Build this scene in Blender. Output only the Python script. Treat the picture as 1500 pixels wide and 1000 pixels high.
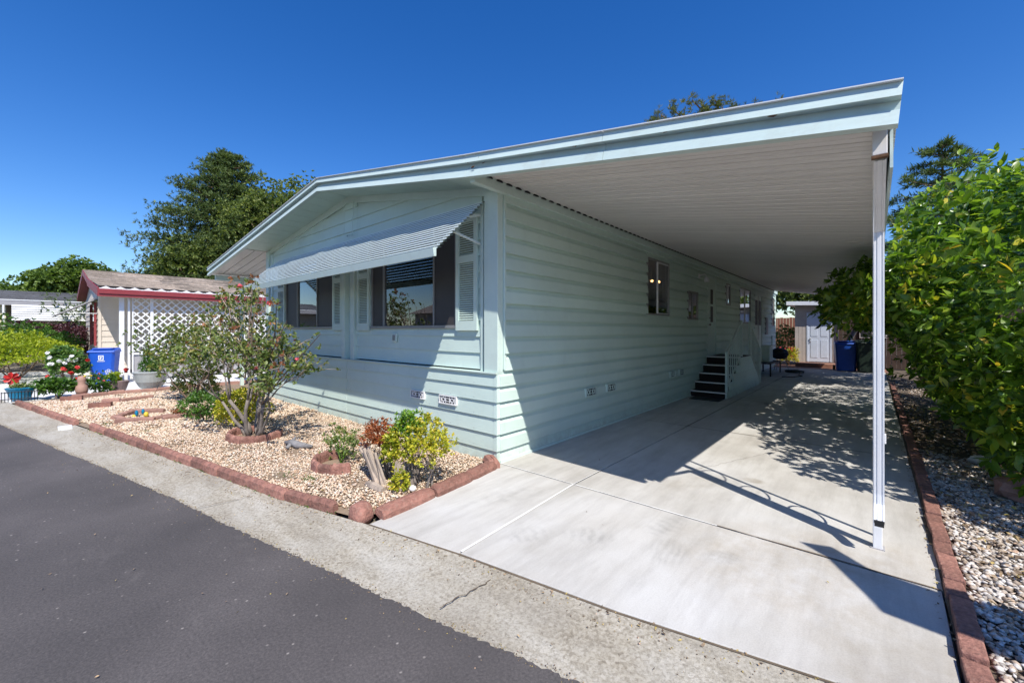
import bpy, math, random
import numpy as np
from mathutils import Vector, Matrix
R = math.radians
rng = random.Random(7)
nr = np.random.default_rng(11)
for o in list(bpy.data.objects):
    bpy.data.objects.remove(o)
scene = bpy.context.scene
col = scene.collection

# ---------------------------------------------------------------- camera, world, sun, exposure
camd = bpy.data.cameras.new('camera')
cam = bpy.data.objects.new('camera', camd)
col.objects.link(cam)
cam.location = (3.204, -3.399, 1.5)
cam.rotation_euler = (R(90), 0, R(41.2))
camd.sensor_width = 36
camd.lens = 36 * 605 / 1500
camd.shift_y = -16 / 1500
camd.clip_start = 0.05
camd.clip_end = 3000
scene.camera = cam
CAM = np.array([3.204, -3.399, 1.5])
SUN = Vector((1.78, -1.0, 2.56)).normalized()
world = bpy.data.worlds.new('World')
scene.world = world
world.use_nodes = True
wn = world.node_tree
wn.nodes.clear()
sky = wn.nodes.new('ShaderNodeTexSky')
sky.sky_type = 'NISHITA'
sky.sun_disc = False
sky.sun_elevation = math.asin(SUN.z)
sky.sun_rotation = math.atan2(SUN.x, SUN.y)
sky.altitude = 0
sky.air_density = 1.0
sky.dust_density = 0.25
sky.ozone_density = 4.5
bg = wn.nodes.new('ShaderNodeBackground')
bg.inputs['Strength'].default_value = 0.128
wo = wn.nodes.new('ShaderNodeOutputWorld')
hs = wn.nodes.new('ShaderNodeHueSaturation')
hs.inputs['Saturation'].default_value = 1.32
hs.inputs['Hue'].default_value = .512
wn.links.new(sky.outputs[0], hs.inputs['Color'])
wn.links.new(hs.outputs[0], bg.inputs['Color'])
wn.links.new(bg.outputs[0], wo.inputs['Surface'])
sund = bpy.data.lights.new('sun', 'SUN')
sund.energy = 4.6
sund.angle = R(0.5)
sund.color = (1.0, 0.955, 0.885)
sun = bpy.data.objects.new('sun', sund)
col.objects.link(sun)
sun.rotation_euler = SUN.to_track_quat('Z', 'Y').to_euler()
sun.location = (20, -20, 30)
scene.view_settings.view_transform = 'Standard'
scene.view_settings.look = 'None'
scene.view_settings.gamma = 1
scene.view_settings.use_curve_mapping = False
scene.view_settings.exposure = 0.42

# ---------------------------------------------------------------- materials
def nodes(m):
    m.use_nodes = True
    nt = m.node_tree
    return nt, nt.nodes['Principled BSDF']

def noise(nt, scale, detail=4, rough=.6, coord='Object', stretch=None):
    tc = nt.nodes.new('ShaderNodeTexCoord')
    n = nt.nodes.new('ShaderNodeTexNoise')
    n.inputs['Scale'].default_value = scale
    n.inputs['Detail'].default_value = detail
    n.inputs['Roughness'].default_value = rough
    if stretch:
        mp = nt.nodes.new('ShaderNodeMapping')
        mp.inputs['Scale'].default_value = stretch[:3]
        if len(stretch) > 3:
            mp.inputs['Rotation'].default_value = (0, 0, stretch[3])
        nt.links.new(tc.outputs[coord], mp.inputs['Vector'])
        nt.links.new(mp.outputs[0], n.inputs['Vector'])
    else:
        nt.links.new(tc.outputs[coord], n.inputs['Vector'])
    return n

def ramp(nt, fac, stops):
    r = nt.nodes.new('ShaderNodeValToRGB')
    e = r.color_ramp.elements
    while len(e) < len(stops):
        e.new(.5)
    for i, (p, c) in enumerate(stops):
        e[i].position = p
        e[i].color = (*c, 1) if len(c) == 3 else c
    nt.links.new(fac, r.inputs['Fac'])
    return r

def mixc(nt, fac, a, b, mode='MIX'):
    m = nt.nodes.new('ShaderNodeMix')
    m.data_type = 'RGBA'
    m.blend_type = mode
    for sock, v in ((m.inputs[0], fac), (m.inputs[6], a), (m.inputs[7], b)):
        if hasattr(v, 'is_output'):
            nt.links.new(v, sock)
        elif isinstance(v, (int, float)):
            sock.default_value = v
        else:
            sock.default_value = (*v, 1)
    return m.outputs[2]

def bump(nt, b, h, strength=.3, dist=.01):
    n = nt.nodes.new('ShaderNodeBump')
    n.inputs['Strength'].default_value = strength
    n.inputs['Distance'].default_value = dist
    nt.links.new(h, n.inputs['Height'])
    nt.links.new(n.outputs[0], b.inputs['Normal'])

def sc(c, k):
    return tuple(min(1, x * k) for x in c)

def surf(name, c, rough=.6, var=.12, scale=3, fine=60, bs=.15, bd=.004, metal=0, dirt=0, dirtc=(.12, .1, .07), stretch=None, spec=.5, island=0):
    m = bpy.data.materials.new(name)
    nt, b = nodes(m)
    n1 = noise(nt, scale, 5, .6, stretch=stretch)
    n2 = noise(nt, fine, 3, .6, stretch=stretch)
    c1 = ramp(nt, n1.outputs[0], [(.3, sc(c, 1 - var)), (.7, sc(c, 1 + var * .7))]).outputs[0]
    c2 = ramp(nt, n2.outputs[0], [(.3, (1 - var * .7,) * 3), (.7, (1, 1, 1))]).outputs[0]
    o = mixc(nt, 1.0, c1, c2, 'MULTIPLY')
    if dirt:
        n3 = noise(nt, scale * 2.3, 8, .7)
        f = ramp(nt, n3.outputs[0], [(.52, (0, 0, 0)), (.78, (dirt,) * 3)]).outputs[0]
        o = mixc(nt, f, o, dirtc)
    if island:
        g = nt.nodes.new('ShaderNodeNewGeometry')
        f = ramp(nt, g.outputs['Random Per Island'], [(0, (1 - island,) * 3), (1, (1 + island * .5,) * 3)]).outputs[0]
        o = mixc(nt, 1.0, o, f, 'MULTIPLY')
    nt.links.new(o, b.inputs['Base Color'])
    b.inputs['Roughness'].default_value = rough
    b.inputs['Metallic'].default_value = metal
    b.inputs['Specular IOR Level'].default_value = spec
    if bs:
        bump(nt, b, n2.outputs[0], bs, bd)
    return m

def objvar(m, k=.25):
    """per-object brightness variation"""
    nt = m.node_tree
    b = nt.nodes['Principled BSDF']
    l = b.inputs['Base Color'].links[0]
    src = l.from_socket
    oi = nt.nodes.new('ShaderNodeObjectInfo')
    f = ramp(nt, oi.outputs['Random'], [(0, (1 - k,) * 3), (1, (1 + k * .6,) * 3)]).outputs[0]
    nt.links.new(mixc(nt, 1.0, src, f, 'MULTIPLY'), b.inputs['Base Color'])
    return m

def leafmat(name, stops, trans=.3, rough=.45, spec=.4):
    m = bpy.data.materials.new(name)
    nt, b = nodes(m)
    g = nt.nodes.new('ShaderNodeNewGeometry')
    n = noise(nt, 1.6, 2)
    ad = nt.nodes.new('ShaderNodeMath')
    ad.operation = 'MULTIPLY_ADD'
    ad.inputs[1].default_value = .75
    nt.links.new(g.outputs['Random Per Island'], ad.inputs[0])
    sb = nt.nodes.new('ShaderNodeMath')
    sb.operation = 'MULTIPLY_ADD'
    sb.inputs[1].default_value = 1.0
    sb.inputs[2].default_value = -.36
    nt.links.new(n.outputs[0], sb.inputs[0])
    nt.links.new(sb.outputs[0], ad.inputs[2])
    cr = ramp(nt, ad.outputs[0], stops).outputs[0]
    nt.links.new(cr, b.inputs['Base Color'])
    b.inputs['Roughness'].default_value = rough
    b.inputs['Specular IOR Level'].default_value = spec
    tr = nt.nodes.new('ShaderNodeBsdfTranslucent')
    nt.links.new(mixc(nt, 1.0, cr, (1.6, 1.7, .7), 'MULTIPLY'), tr.inputs['Color'])
    mx = nt.nodes.new('ShaderNodeMixShader')
    mx.inputs[0].default_value = trans
    out = nt.nodes['Material Output']
    nt.links.new(b.outputs[0], mx.inputs[1])
    nt.links.new(tr.outputs[0], mx.inputs[2])
    nt.links.new(mx.outputs[0], out.inputs['Surface'])
    return m

def stonemat(name, stops, rough=.75):
    m = bpy.data.materials.new(name)
    nt, b = nodes(m)
    g = nt.nodes.new('ShaderNodeNewGeometry')
    cr = ramp(nt, g.outputs['Random Per Island'], stops)
    cr.color_ramp.interpolation = 'LINEAR'
    n = noise(nt, 90, 3)
    f = ramp(nt, n.outputs[0], [(.3, (.75, .72, .7)), (.65, (1, 1, 1))]).outputs[0]
    nt.links.new(mixc(nt, 1.0, cr.outputs[0], f, 'MULTIPLY'), b.inputs['Base Color'])
    b.inputs['Roughness'].default_value = rough
    return m

def glassmat(name, tint=.6, refl=1.0, rcol=(.9, .92, .95)):
    m = bpy.data.materials.new(name)
    m.use_nodes = True
    nt = m.node_tree
    nt.nodes.clear()
    out = nt.nodes.new('ShaderNodeOutputMaterial')
    t = nt.nodes.new('ShaderNodeBsdfTransparent')
    t.inputs[0].default_value = (tint, tint, tint, 1)
    gl = nt.nodes.new('ShaderNodeBsdfGlossy')
    gl.inputs['Color'].default_value = (*rcol, 1)
    gl.inputs['Roughness'].default_value = .015
    fr = nt.nodes.new('ShaderNodeFresnel')
    fr.inputs[0].default_value = 1.5
    ml = nt.nodes.new('ShaderNodeMath')
    ml.operation = 'MULTIPLY'
    ml.use_clamp = True
    ml.inputs[1].default_value = 1.7 * refl
    nt.links.new(fr.outputs[0], ml.inputs[0])
    mx = nt.nodes.new('ShaderNodeMixShader')
    ge = nt.nodes.new('ShaderNodeNewGeometry')   # the rear face of the pane adds no second reflection
    fm = nt.nodes.new('ShaderNodeMath'); fm.operation = 'SUBTRACT'; fm.inputs[0].default_value = 1
    nt.links.new(ge.outputs['Backfacing'], fm.inputs[1])
    mm = nt.nodes.new('ShaderNodeMath'); mm.operation = 'MULTIPLY'
    nt.links.new(ml.outputs[0], mm.inputs[0]); nt.links.new(fm.outputs[0], mm.inputs[1])
    nt.links.new(mm.outputs[0], mx.inputs[0])
    nt.links.new(t.outputs[0], mx.inputs[1])
    nt.links.new(gl.outputs[0], mx.inputs[2])
    nt.links.new(mx.outputs[0], out.inputs[0])
    return m

def stucco(name, c, dirt=.25):
    m = bpy.data.materials.new(name)
    nt, b = nodes(m)
    n1 = noise(nt, 1.3, 5)
    n2 = noise(nt, 110, 2, .5)
    n3 = noise(nt, 6, 8, .75, stretch=(1, 1, .35))
    o = ramp(nt, n1.outputs[0], [(.3, sc(c, .93)), (.7, sc(c, 1.04))]).outputs[0]
    f = ramp(nt, n3.outputs[0], [(.55, (0, 0, 0)), (.8, (dirt,) * 3)]).outputs[0]
    o = mixc(nt, f, o, sc(c, .6))
    geo = nt.nodes.new('ShaderNodeNewGeometry')
    sx = nt.nodes.new('ShaderNodeSeparateXYZ')
    nt.links.new(geo.outputs['Position'], sx.inputs[0])
    low = ramp(nt, sx.outputs['Z'], [(.0, (.75,) * 3), (.09, (.3,) * 3), (.22, (0, 0, 0))]).outputs[0]
    n5 = noise(nt, 9, 6, .75)
    low = mixc(nt, 1.0, low, ramp(nt, n5.outputs[0], [(.4, (.15,) * 3), (.7, (1, 1, 1))]).outputs[0], 'MULTIPLY')
    o = mixc(nt, low, o, (.30, .27, .20))
    nt.links.new(o, b.inputs['Base Color'])
    b.inputs['Roughness'].default_value = .55
    bump(nt, b, n2.outputs[0], .35, .004)
    return m

MINT = (.60, .725, .655)
M = {}
M['siding'] = objvar(stucco('mint_siding_paint', MINT), .06)
M['trim'] = surf('mint_trim_paint', (.61, .73, .665), .5, .06, 2, 80, .1, .002, dirt=.12, dirtc=(.25, .27, .22))
M['fascia'] = surf('pale_fascia_paint', (.56, .675, .64), .45, .07, 1.5, 40, .1, .002, dirt=.3, dirtc=(.33, .30, .22), stretch=(.3, 1, 2))
M['dark_gap'] = surf('dark_gap', (.02, .02, .02), .9, .1)  # near-black colour standing in for the shade inside gaps and openings
M['soffit'] = surf('mint_soffit', (.58, .71, .64), .5, .05, 2, 30, .1)
M['ceiling'] = objvar(surf('off_white_pan', (.74, .705, .67), .45, .06, 1.2, 30, .05, .002, dirt=.15, dirtc=(.35, .31, .26), stretch=(.25, 1, 1)), .06)
M['white_metal'] = surf('white_metal', (.80, .80, .80), .4, .05, 3, 60, .05, .002, dirt=.12, dirtc=(.35, .3, .25))
M['awning'] = surf('awning_slat_paint', (.72, .80, .77), .4, .05, 3, 60, .05, .002, dirt=.1)
M['slat_shade'] = surf('slat_gap_shade', (.06, .095, .085), .6, .1)  # dark green painting the shade in the gaps between awning slats
M['alu'] = surf('window_aluminium', (.30, .30, .29), .45, .1, 5, 60, .05, .001, metal=.3)
M['screen'] = surf('insect_screen', (.055, .05, .048), .55, .1, 5, 300, .2, .002)
M['glass'] = glassmat('window_glass', .75, 1.5)
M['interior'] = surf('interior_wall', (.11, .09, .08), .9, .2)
M['shutter_dark'] = surf('shutter_backing', (.20, .22, .15), .7, .1)
M['concrete'] = None
def concrete():
    m = bpy.data.materials.new('driveway_concrete')
    nt, b = nodes(m)
    a = noise(nt, .55, 6, .6)
    bb = noise(nt, 2.2, 6, .65, stretch=(1, .5, 1))
    s = noise(nt, 1.0, 6, .7, stretch=(7, .9, 1, .55))
    f = noise(nt, 130, 3, .6)
    o = ramp(nt, a.outputs[0], [(.3, (.46, .43, .385)), (.48, (.56, .54, .50)), (.68, (.62, .61, .585))]).outputs[0]
    o = mixc(nt, 1.0, o, ramp(nt, bb.outputs[0], [(.3, (.84, .83, .81)), (.6, (1, 1, 1))]).outputs[0], 'MULTIPLY')
    o = mixc(nt, 1.0, o, ramp(nt, s.outputs[0], [(.36, (.86, .855, .85)), (.56, (1, 1, 1))]).outputs[0], 'MULTIPLY')
    o = mixc(nt, 1.0, o, ramp(nt, f.outputs[0], [(.3, (.86, .86, .86)), (.6, (1, 1, 1))]).outputs[0], 'MULTIPLY')
    geo = nt.nodes.new('ShaderNodeNewGeometry')
    def mark(o, cx, cy, rx, ry, rot, c, bands=0):
        mp = nt.nodes.new('ShaderNodeMapping'); mp.vector_type = 'TEXTURE'
        mp.inputs['Location'].default_value = (cx, cy, 0); mp.inputs['Rotation'].default_value = (0, 0, R(rot)); mp.inputs['Scale'].default_value = (rx, ry, 1)
        nt.links.new(geo.outputs['Position'], mp.inputs['Vector'])
        g_ = nt.nodes.new('ShaderNodeTexGradient'); g_.gradient_type = 'SPHERICAL'
        nt.links.new(mp.outputs[0], g_.inputs[0])
        fac = ramp(nt, g_.outputs['Fac'], [(0, (0, 0, 0)), (.5, (1, 1, 1))]).outputs[0]
        if bands:
            wv = nt.nodes.new('ShaderNodeTexWave'); wv.inputs['Scale'].default_value = bands; wv.inputs['Distortion'].default_value = 5; wv.inputs['Detail'].default_value = 3
            nt.links.new(mp.outputs[0], wv.inputs['Vector'])
            fac = mixc(nt, 1.0, fac, ramp(nt, wv.outputs['Fac'], [(.3, (.4, .4, .4)), (.75, (1, 1, 1))]).outputs[0], 'MULTIPLY')
        nz = noise(nt, 5, 5, .7)
        fac = mixc(nt, 1.0, fac, ramp(nt, nz.outputs[0], [(.35, (.2, .2, .2)), (.65, (1, 1, 1))]).outputs[0], 'MULTIPLY')
        return mixc(nt, fac, o, mixc(nt, 1.0, o, c, 'MULTIPLY'))
    g1 = (.80, .80, .80)
    for a_ in ((1.30, -1.02, .20, .13, 60, g1, .9), (1.62, -.75, .22, .14, 30, g1, 1.0), (2.0, -.22, .28, .12, 80, (.82, .82, .82), 1.1), (2.15, -.60, .16, .22, 10, (.82, .82, .82), 1.2), (2.45, -.42, .14, .10, 40, (.76, .76, .76), 0),
               (2.75, -.30, .75, .75, 0, (.84, .79, .72), 0), (3.2, .25, .5, .45, 0, (.86, .81, .74), 0), (1.9, .9, .5, .2, 60, (.88, .86, .83), 0), (3.3, -.9, .4, .5, 0, (.86, .83, .78), 0), (.7, -.6, .5, .16, 70, (.88, .88, .88), 1.2), (2.3, 1.3, .12, .10, 0, (.72, .68, .62), 0)):
        o = mark(o, *a_)
    nt.links.new(o, b.inputs['Base Color'])
    b.inputs['Roughness'].default_value = .8
    bump(nt, b, f.outputs[0], .25, .003)
    return m
M['concrete'] = concrete()
M['concrete_white'] = surf('white_concrete', (.70, .69, .66), .8, .12, 1, 60)
M['caulk'] = surf('joint_caulk', (.74, .73, .70), .7, .06, 4, 60)
M['joint_dirt'] = surf('joint_dirt', (.16, .12, .08), .95, .3, 8, 60)
def gutter():
    m = bpy.data.materials.new('gutter_concrete')
    nt, b = nodes(m)
    a = noise(nt, 1.4, 7, .65, stretch=(.6, 2.2, 1, -.19))
    v = nt.nodes.new('ShaderNodeTexVoronoi')
    v.inputs['Scale'].default_value = 60
    tc = nt.nodes.new('ShaderNodeTexCoord')
    nt.links.new(tc.outputs['Object'], v.inputs['Vector'])
    f = noise(nt, 60, 5, .8)
    o = ramp(nt, a.outputs[0], [(.3, (.32, .29, .24)), (.5, (.43, .40, .34)), (.72, (.54, .52, .47))]).outputs[0]
    sp = ramp(nt, v.outputs['Color'], [(0, (.6, .56, .5)), (.5, (.95, .92, .86)), (1, (1.1, 1.08, 1.05))]).outputs[0]
    w = ramp(nt, noise(nt, 2.5, 5, .7).outputs[0], [(.4, (.35, .35, .35)), (.6, (1, 1, 1))]).outputs[0]
    o = mixc(nt, w, o, mixc(nt, 1.0, o, sp, 'MULTIPLY'))
    o = mixc(nt, 1.0, o, ramp(nt, f.outputs[0], [(.32, (.55, .53, .5)), (.55, (1, 1, 1))]).outputs[0], 'MULTIPLY')
    nt.links.new(o, b.inputs['Base Color'])
    b.inputs['Roughness'].default_value = .9
    bump(nt, b, f.outputs[0], .6, .008)
    return m
M['gutter'] = gutter()
def asphalt():
    m = bpy.data.materials.new('asphalt')
    nt, b = nodes(m)
    a = noise(nt, .8, 6, .6)
    f = noise(nt, 75, 4, .8)
    v = nt.nodes.new('ShaderNodeTexVoronoi')
    v.inputs['Scale'].default_value = 24
    tc = nt.nodes.new('ShaderNodeTexCoord')
    nt.links.new(tc.outputs['Object'], v.inputs['Vector'])
    o = ramp(nt, a.outputs[0], [(.3, (.066, .060, .059)), (.5, (.088, .079, .077)), (.72, (.118, .106, .103))]).outputs[0]
    o = mixc(nt, 1.0, o, ramp(nt, f.outputs[0], [(.32, (.62, .62, .62)), (.5, (.95, .95, .95)), (.68, (1.35, 1.32, 1.3))]).outputs[0], 'MULTIPLY')
    sf = ramp(nt, v.outputs['Distance'], [(.10, (1, 1, 1)), (.2, (0, 0, 0))]).outputs[0]
    sel = ramp(nt, v.outputs['Color'], [(.72, (0, 0, 0)), (.86, (.62, .62, .62))]).outputs[0]
    o = mixc(nt, mixc(nt, 1.0, sf, sel, 'MULTIPLY'), o, (.42, .38, .34))
    n4 = noise(nt, 1.7, 6, .75, stretch=(1, 1.6, 1))
    o = mixc(nt, ramp(nt, n4.outputs[0], [(.58, (0, 0, 0)), (.74, (.34,) * 3)]).outputs[0], o, (.19, .17, .16))
    nt.links.new(o, b.inputs['Base Color'])
    b.inputs['Roughness'].default_value = .85
    bump(nt, b, f.outputs[0], .5, .006)
    return m
M['asphalt'] = asphalt()
M['brick'] = objvar(surf('terracotta_edging', (.35, .165, .125), .9, .35, 14, 60, .8, .012, dirt=.55, dirtc=(.34, .27, .21)), .28)
M['brick_old'] = objvar(surf('old_pinkish_brick', (.40, .22, .17), .9, .25, 8, 60, .6, .006, dirt=.4, dirtc=(.38, .33, .27)), .25)
M['soil'] = surf('bed_soil', (.30, .22, .15), .95, .3, 6, 90, .6, .01)
M['soil_dark'] = surf('dark_soil', (.12, .09, .065), .95, .3, 6, 90, .6, .01)
M['earth'] = surf('dry_earth', (.22, .19, .14), .95, .3, .4, 30, .6, .01)
M['gravel'] = stonemat('tan_gravel', [(0, (.40, .25, .15)), (.12, (.62, .45, .30)), (.35, (.76, .62, .46)), (.6, (.82, .72, .58)), (.78, (.72, .54, .38)), (.9, (.50, .28, .17)), (1, (.86, .82, .75))])
M['gravel_grey'] = stonemat('mixed_pebbles', [(0, (.25, .19, .14)), (.2, (.45, .37, .29)), (.4, (.60, .56, .51)), (.6, (.72, .69, .65)), (.75, (.33, .31, .29)), (.88, (.58, .42, .29)), (1, (.80, .77, .73))])
M['bark'] = surf('grey_bark', (.26, .22, .19), .9, .3, 12, 80, .8, .01, stretch=(1, 1, .3))
M['bark_brown'] = surf('brown_bark', (.19, .13, .09), .9, .3, 12, 80, .8, .01, stretch=(1, 1, .3))
M['twig'] = surf('pale_twig', (.36, .29, .22), .85, .25, 12, 60, .2)
M['driftwood'] = surf('driftwood', (.42, .34, .27), .9, .3, 10, 60, .8, .01, stretch=(1, 1, .15), dirt=.4, dirtc=(.12, .11, .11))
M['grey_wood'] = surf('weathered_grey_wood', (.26, .25, .25), .9, .3, 10, 60, .8, .01)
M['citrus'] = leafmat('citrus_leaf', [(0, (.025, .06, .010)), (.3, (.06, .13, .016)), (.58, (.14, .245, .026)), (.88, (.30, .39, .045)), (.985, (.55, .45, .05))], .40, .30, .6)
M['citrus_yellow'] = leafmat('citrus_yellow_leaf', [(0, (.5, .42, .05)), (1, (.6, .36, .04))], .35)
M['rose_leaf'] = leafmat('rose_leaf', [(0, (.07, .11, .035)), (.4, (.13, .19, .05)), (.7, (.22, .26, .075)), (.88, (.32, .29, .09)), (1, (.36, .13, .06))], .3, .5)
M['rose_red_leaf'] = leafmat('rose_red_leaf', [(0, (.20, .07, .04)), (1, (.33, .16, .07))], .3)
M['jade_yellow'] = leafmat('jade_yellow_green', [(0, (.14, .20, .02)), (.35, (.34, .38, .03)), (.7, (.56, .50, .05)), (1, (.66, .50, .08))], .25, .4)
M['jade_green'] = leafmat('jade_green', [(0, (.05, .13, .02)), (.5, (.13, .28, .03)), (1, (.30, .42, .04))], .25, .4)
M['jade_red'] = leafmat('jade_red', [(0, (.20, .05, .02)), (.5, (.38, .11, .04)), (1, (.45, .22, .09))], .25, .4)
M['lime'] = leafmat('lime_leaf', [(0, (.12, .18, .01)), (.5, (.30, .38, .02)), (1, (.52, .52, .05))], .35, .5)
M['green'] = leafmat('mid_green_leaf', [(0, (.03, .08, .015)), (.5, (.07, .16, .025)), (1, (.15, .27, .04))], .3, .45)
M['geranium'] = leafmat('geranium_leaf', [(0, (.06, .13, .03)), (.5, (.13, .24, .06)), (1, (.24, .34, .10))], .3)
M['purple'] = leafmat('purple_leaf', [(0, (.035, .012, .018)), (.5, (.075, .025, .035)), (1, (.17, .07, .08))], .2, .45)
M['conifer'] = leafmat('conifer_needles', [(0, (.05, .08, .035)), (.5, (.11, .16, .06)), (1, (.20, .25, .09))], .2, .6, .2)
M['oak'] = leafmat('oak_leaf', [(0, (.06, .095, .03)), (.5, (.13, .18, .05)), (1, (.26, .29, .085))], .3, .5, .3)
M['far_green'] = leafmat('far_tree_leaf', [(0, (.05, .09, .02)), (.5, (.11, .18, .04)), (1, (.22, .30, .06))], .3, .5, .3)
M['pine'] = leafmat('pine_needles', [(0, (.05, .075, .02)), (.5, (.12, .14, .04)), (1, (.24, .23, .08))], .2, .6, .2)
M['litter'] = stonemat('leaf_litter', [(0, (.12, .08, .05)), (.4, (.25, .18, .12)), (.7, (.42, .3, .17)), (.9, (.5, .4, .1)), (1, (.62, .4, .3))])
M['pink'] = surf('pink_petals', (.75, .14, .16), .5, .25, 30, 90, .2)
M['red'] = surf('red_petals', (.62, .035, .03), .5, .3, 30, 90, .2)
M['white_petal'] = surf('white_petals', (.82, .82, .78), .5, .1, 30, 90, .2)
M['yellow'] = surf('yellow_paint', (.75, .55, .05), .5, .1)
M['blue_plastic'] = surf('blue_plastic', (.012, .09, .50), .38, .08, 4, 80, .1, .001)
M['blue_dark'] = surf('deep_blue_plastic', (.01, .07, .38), .4, .1, 4, 80, .1, .001)
M['green_plastic'] = surf('dark_green_plastic', (.015, .028, .018), .45, .1, 4, 80, .1, .001)
M['black'] = surf('black_plastic', (.015, .015, .015), .5, .2)
M['blue_glaze'] = surf('blue_glaze', (.01, .20, .36), .2, .15, 6, 60, .05)
M['pot_grey'] = surf('grey_glaze', (.42, .45, .44), .3, .12, 5, 60, .05)
M['pot_brown'] = surf('mauve_clay', (.28, .20, .19), .5, .2, 5, 60, .1)
M['clay'] = surf('clay_pot', (.42, .25, .19), .8, .2, 5, 60, .1)
M['n_siding'] = objvar(surf('beige_siding', (.66, .58, .49), .6, .05, 2, 60, .1), .05)
M['n_siding2'] = surf('taupe_siding', (.42, .37, .30), .6, .06, 2, 60, .1)
M['n_yellow'] = surf('pale_yellow_siding', (.75, .70, .45), .6, .05, 2, 60, .1)
M['n_red'] = surf('burgundy_trim', (.27, .04, .045), .5, .1, 3, 60, .1)
M['shingle'] = objvar(surf('tan_shingle', (.42, .35, .29), .9, .35, 7, 40, .6, .01, island=.5), .12)
M['shingle_grey'] = surf('grey_shingle', (.14, .14, .145), .9, .3, 7, 40, .6, .01, island=.3)
M['white_paint'] = surf('white_paint', (.82, .82, .81), .5, .05, 4, 80, .08, .001)
M['grey_panel'] = surf('grey_panel', (.36, .35, .36), .6, .12, 3, 60, .1)
M['shed'] = surf('shed_siding', (.50, .44, .40), .7, .1, 3, 60, .2)
M['shed_door'] = surf('shed_door_paint', (.62, .68, .78), .5, .05, 3, 60, .05)
M['brown_wood'] = surf('brown_fence_wood', (.075, .045, .032), .85, .3, 6, 60, .4, .004, stretch=(3, 3, .4))
M['red_wood'] = surf('redwood_fence', (.30, .12, .07), .85, .3, 6, 60, .4, .004, stretch=(3, 3, .4))
M['step_dark'] = surf('dark_stair_carpet', (.022, .014, .012), .95, .3, 30, 120, .4)
M['rust'] = surf('rust', (.16, .08, .04), .9, .4, 30, 90, .4)
M['vent_hole'] = surf('vent_dark', (.02, .02, .022), .9)
M['ceramic'] = surf('white_ceramic', (.8, .8, .8), .3, .05)
M['tile'] = surf('white_tile', (.78, .80, .80), .5, .1, 20, 80)
M['porch_wood'] = surf('reddish_paving', (.30, .15, .10), .9, .25, 8, 60, .4)
M['caster_grey'] = surf('grey_shadow_caster', (.3, .3, .3), .8, .1)
M['orange'] = surf('orange_leafy', (.45, .18, .05), .7, .3, 30)
M['fruit'] = surf('green_fruit', (.12, .22, .04), .4, .15, 20)
em = bpy.data.materials.new('warm_bulb')
nt, b = nodes(em)
b.inputs['Emission Color'].default_value = (1, .55, .2, 1)
b.inputs['Emission Strength'].default_value = 7

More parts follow.
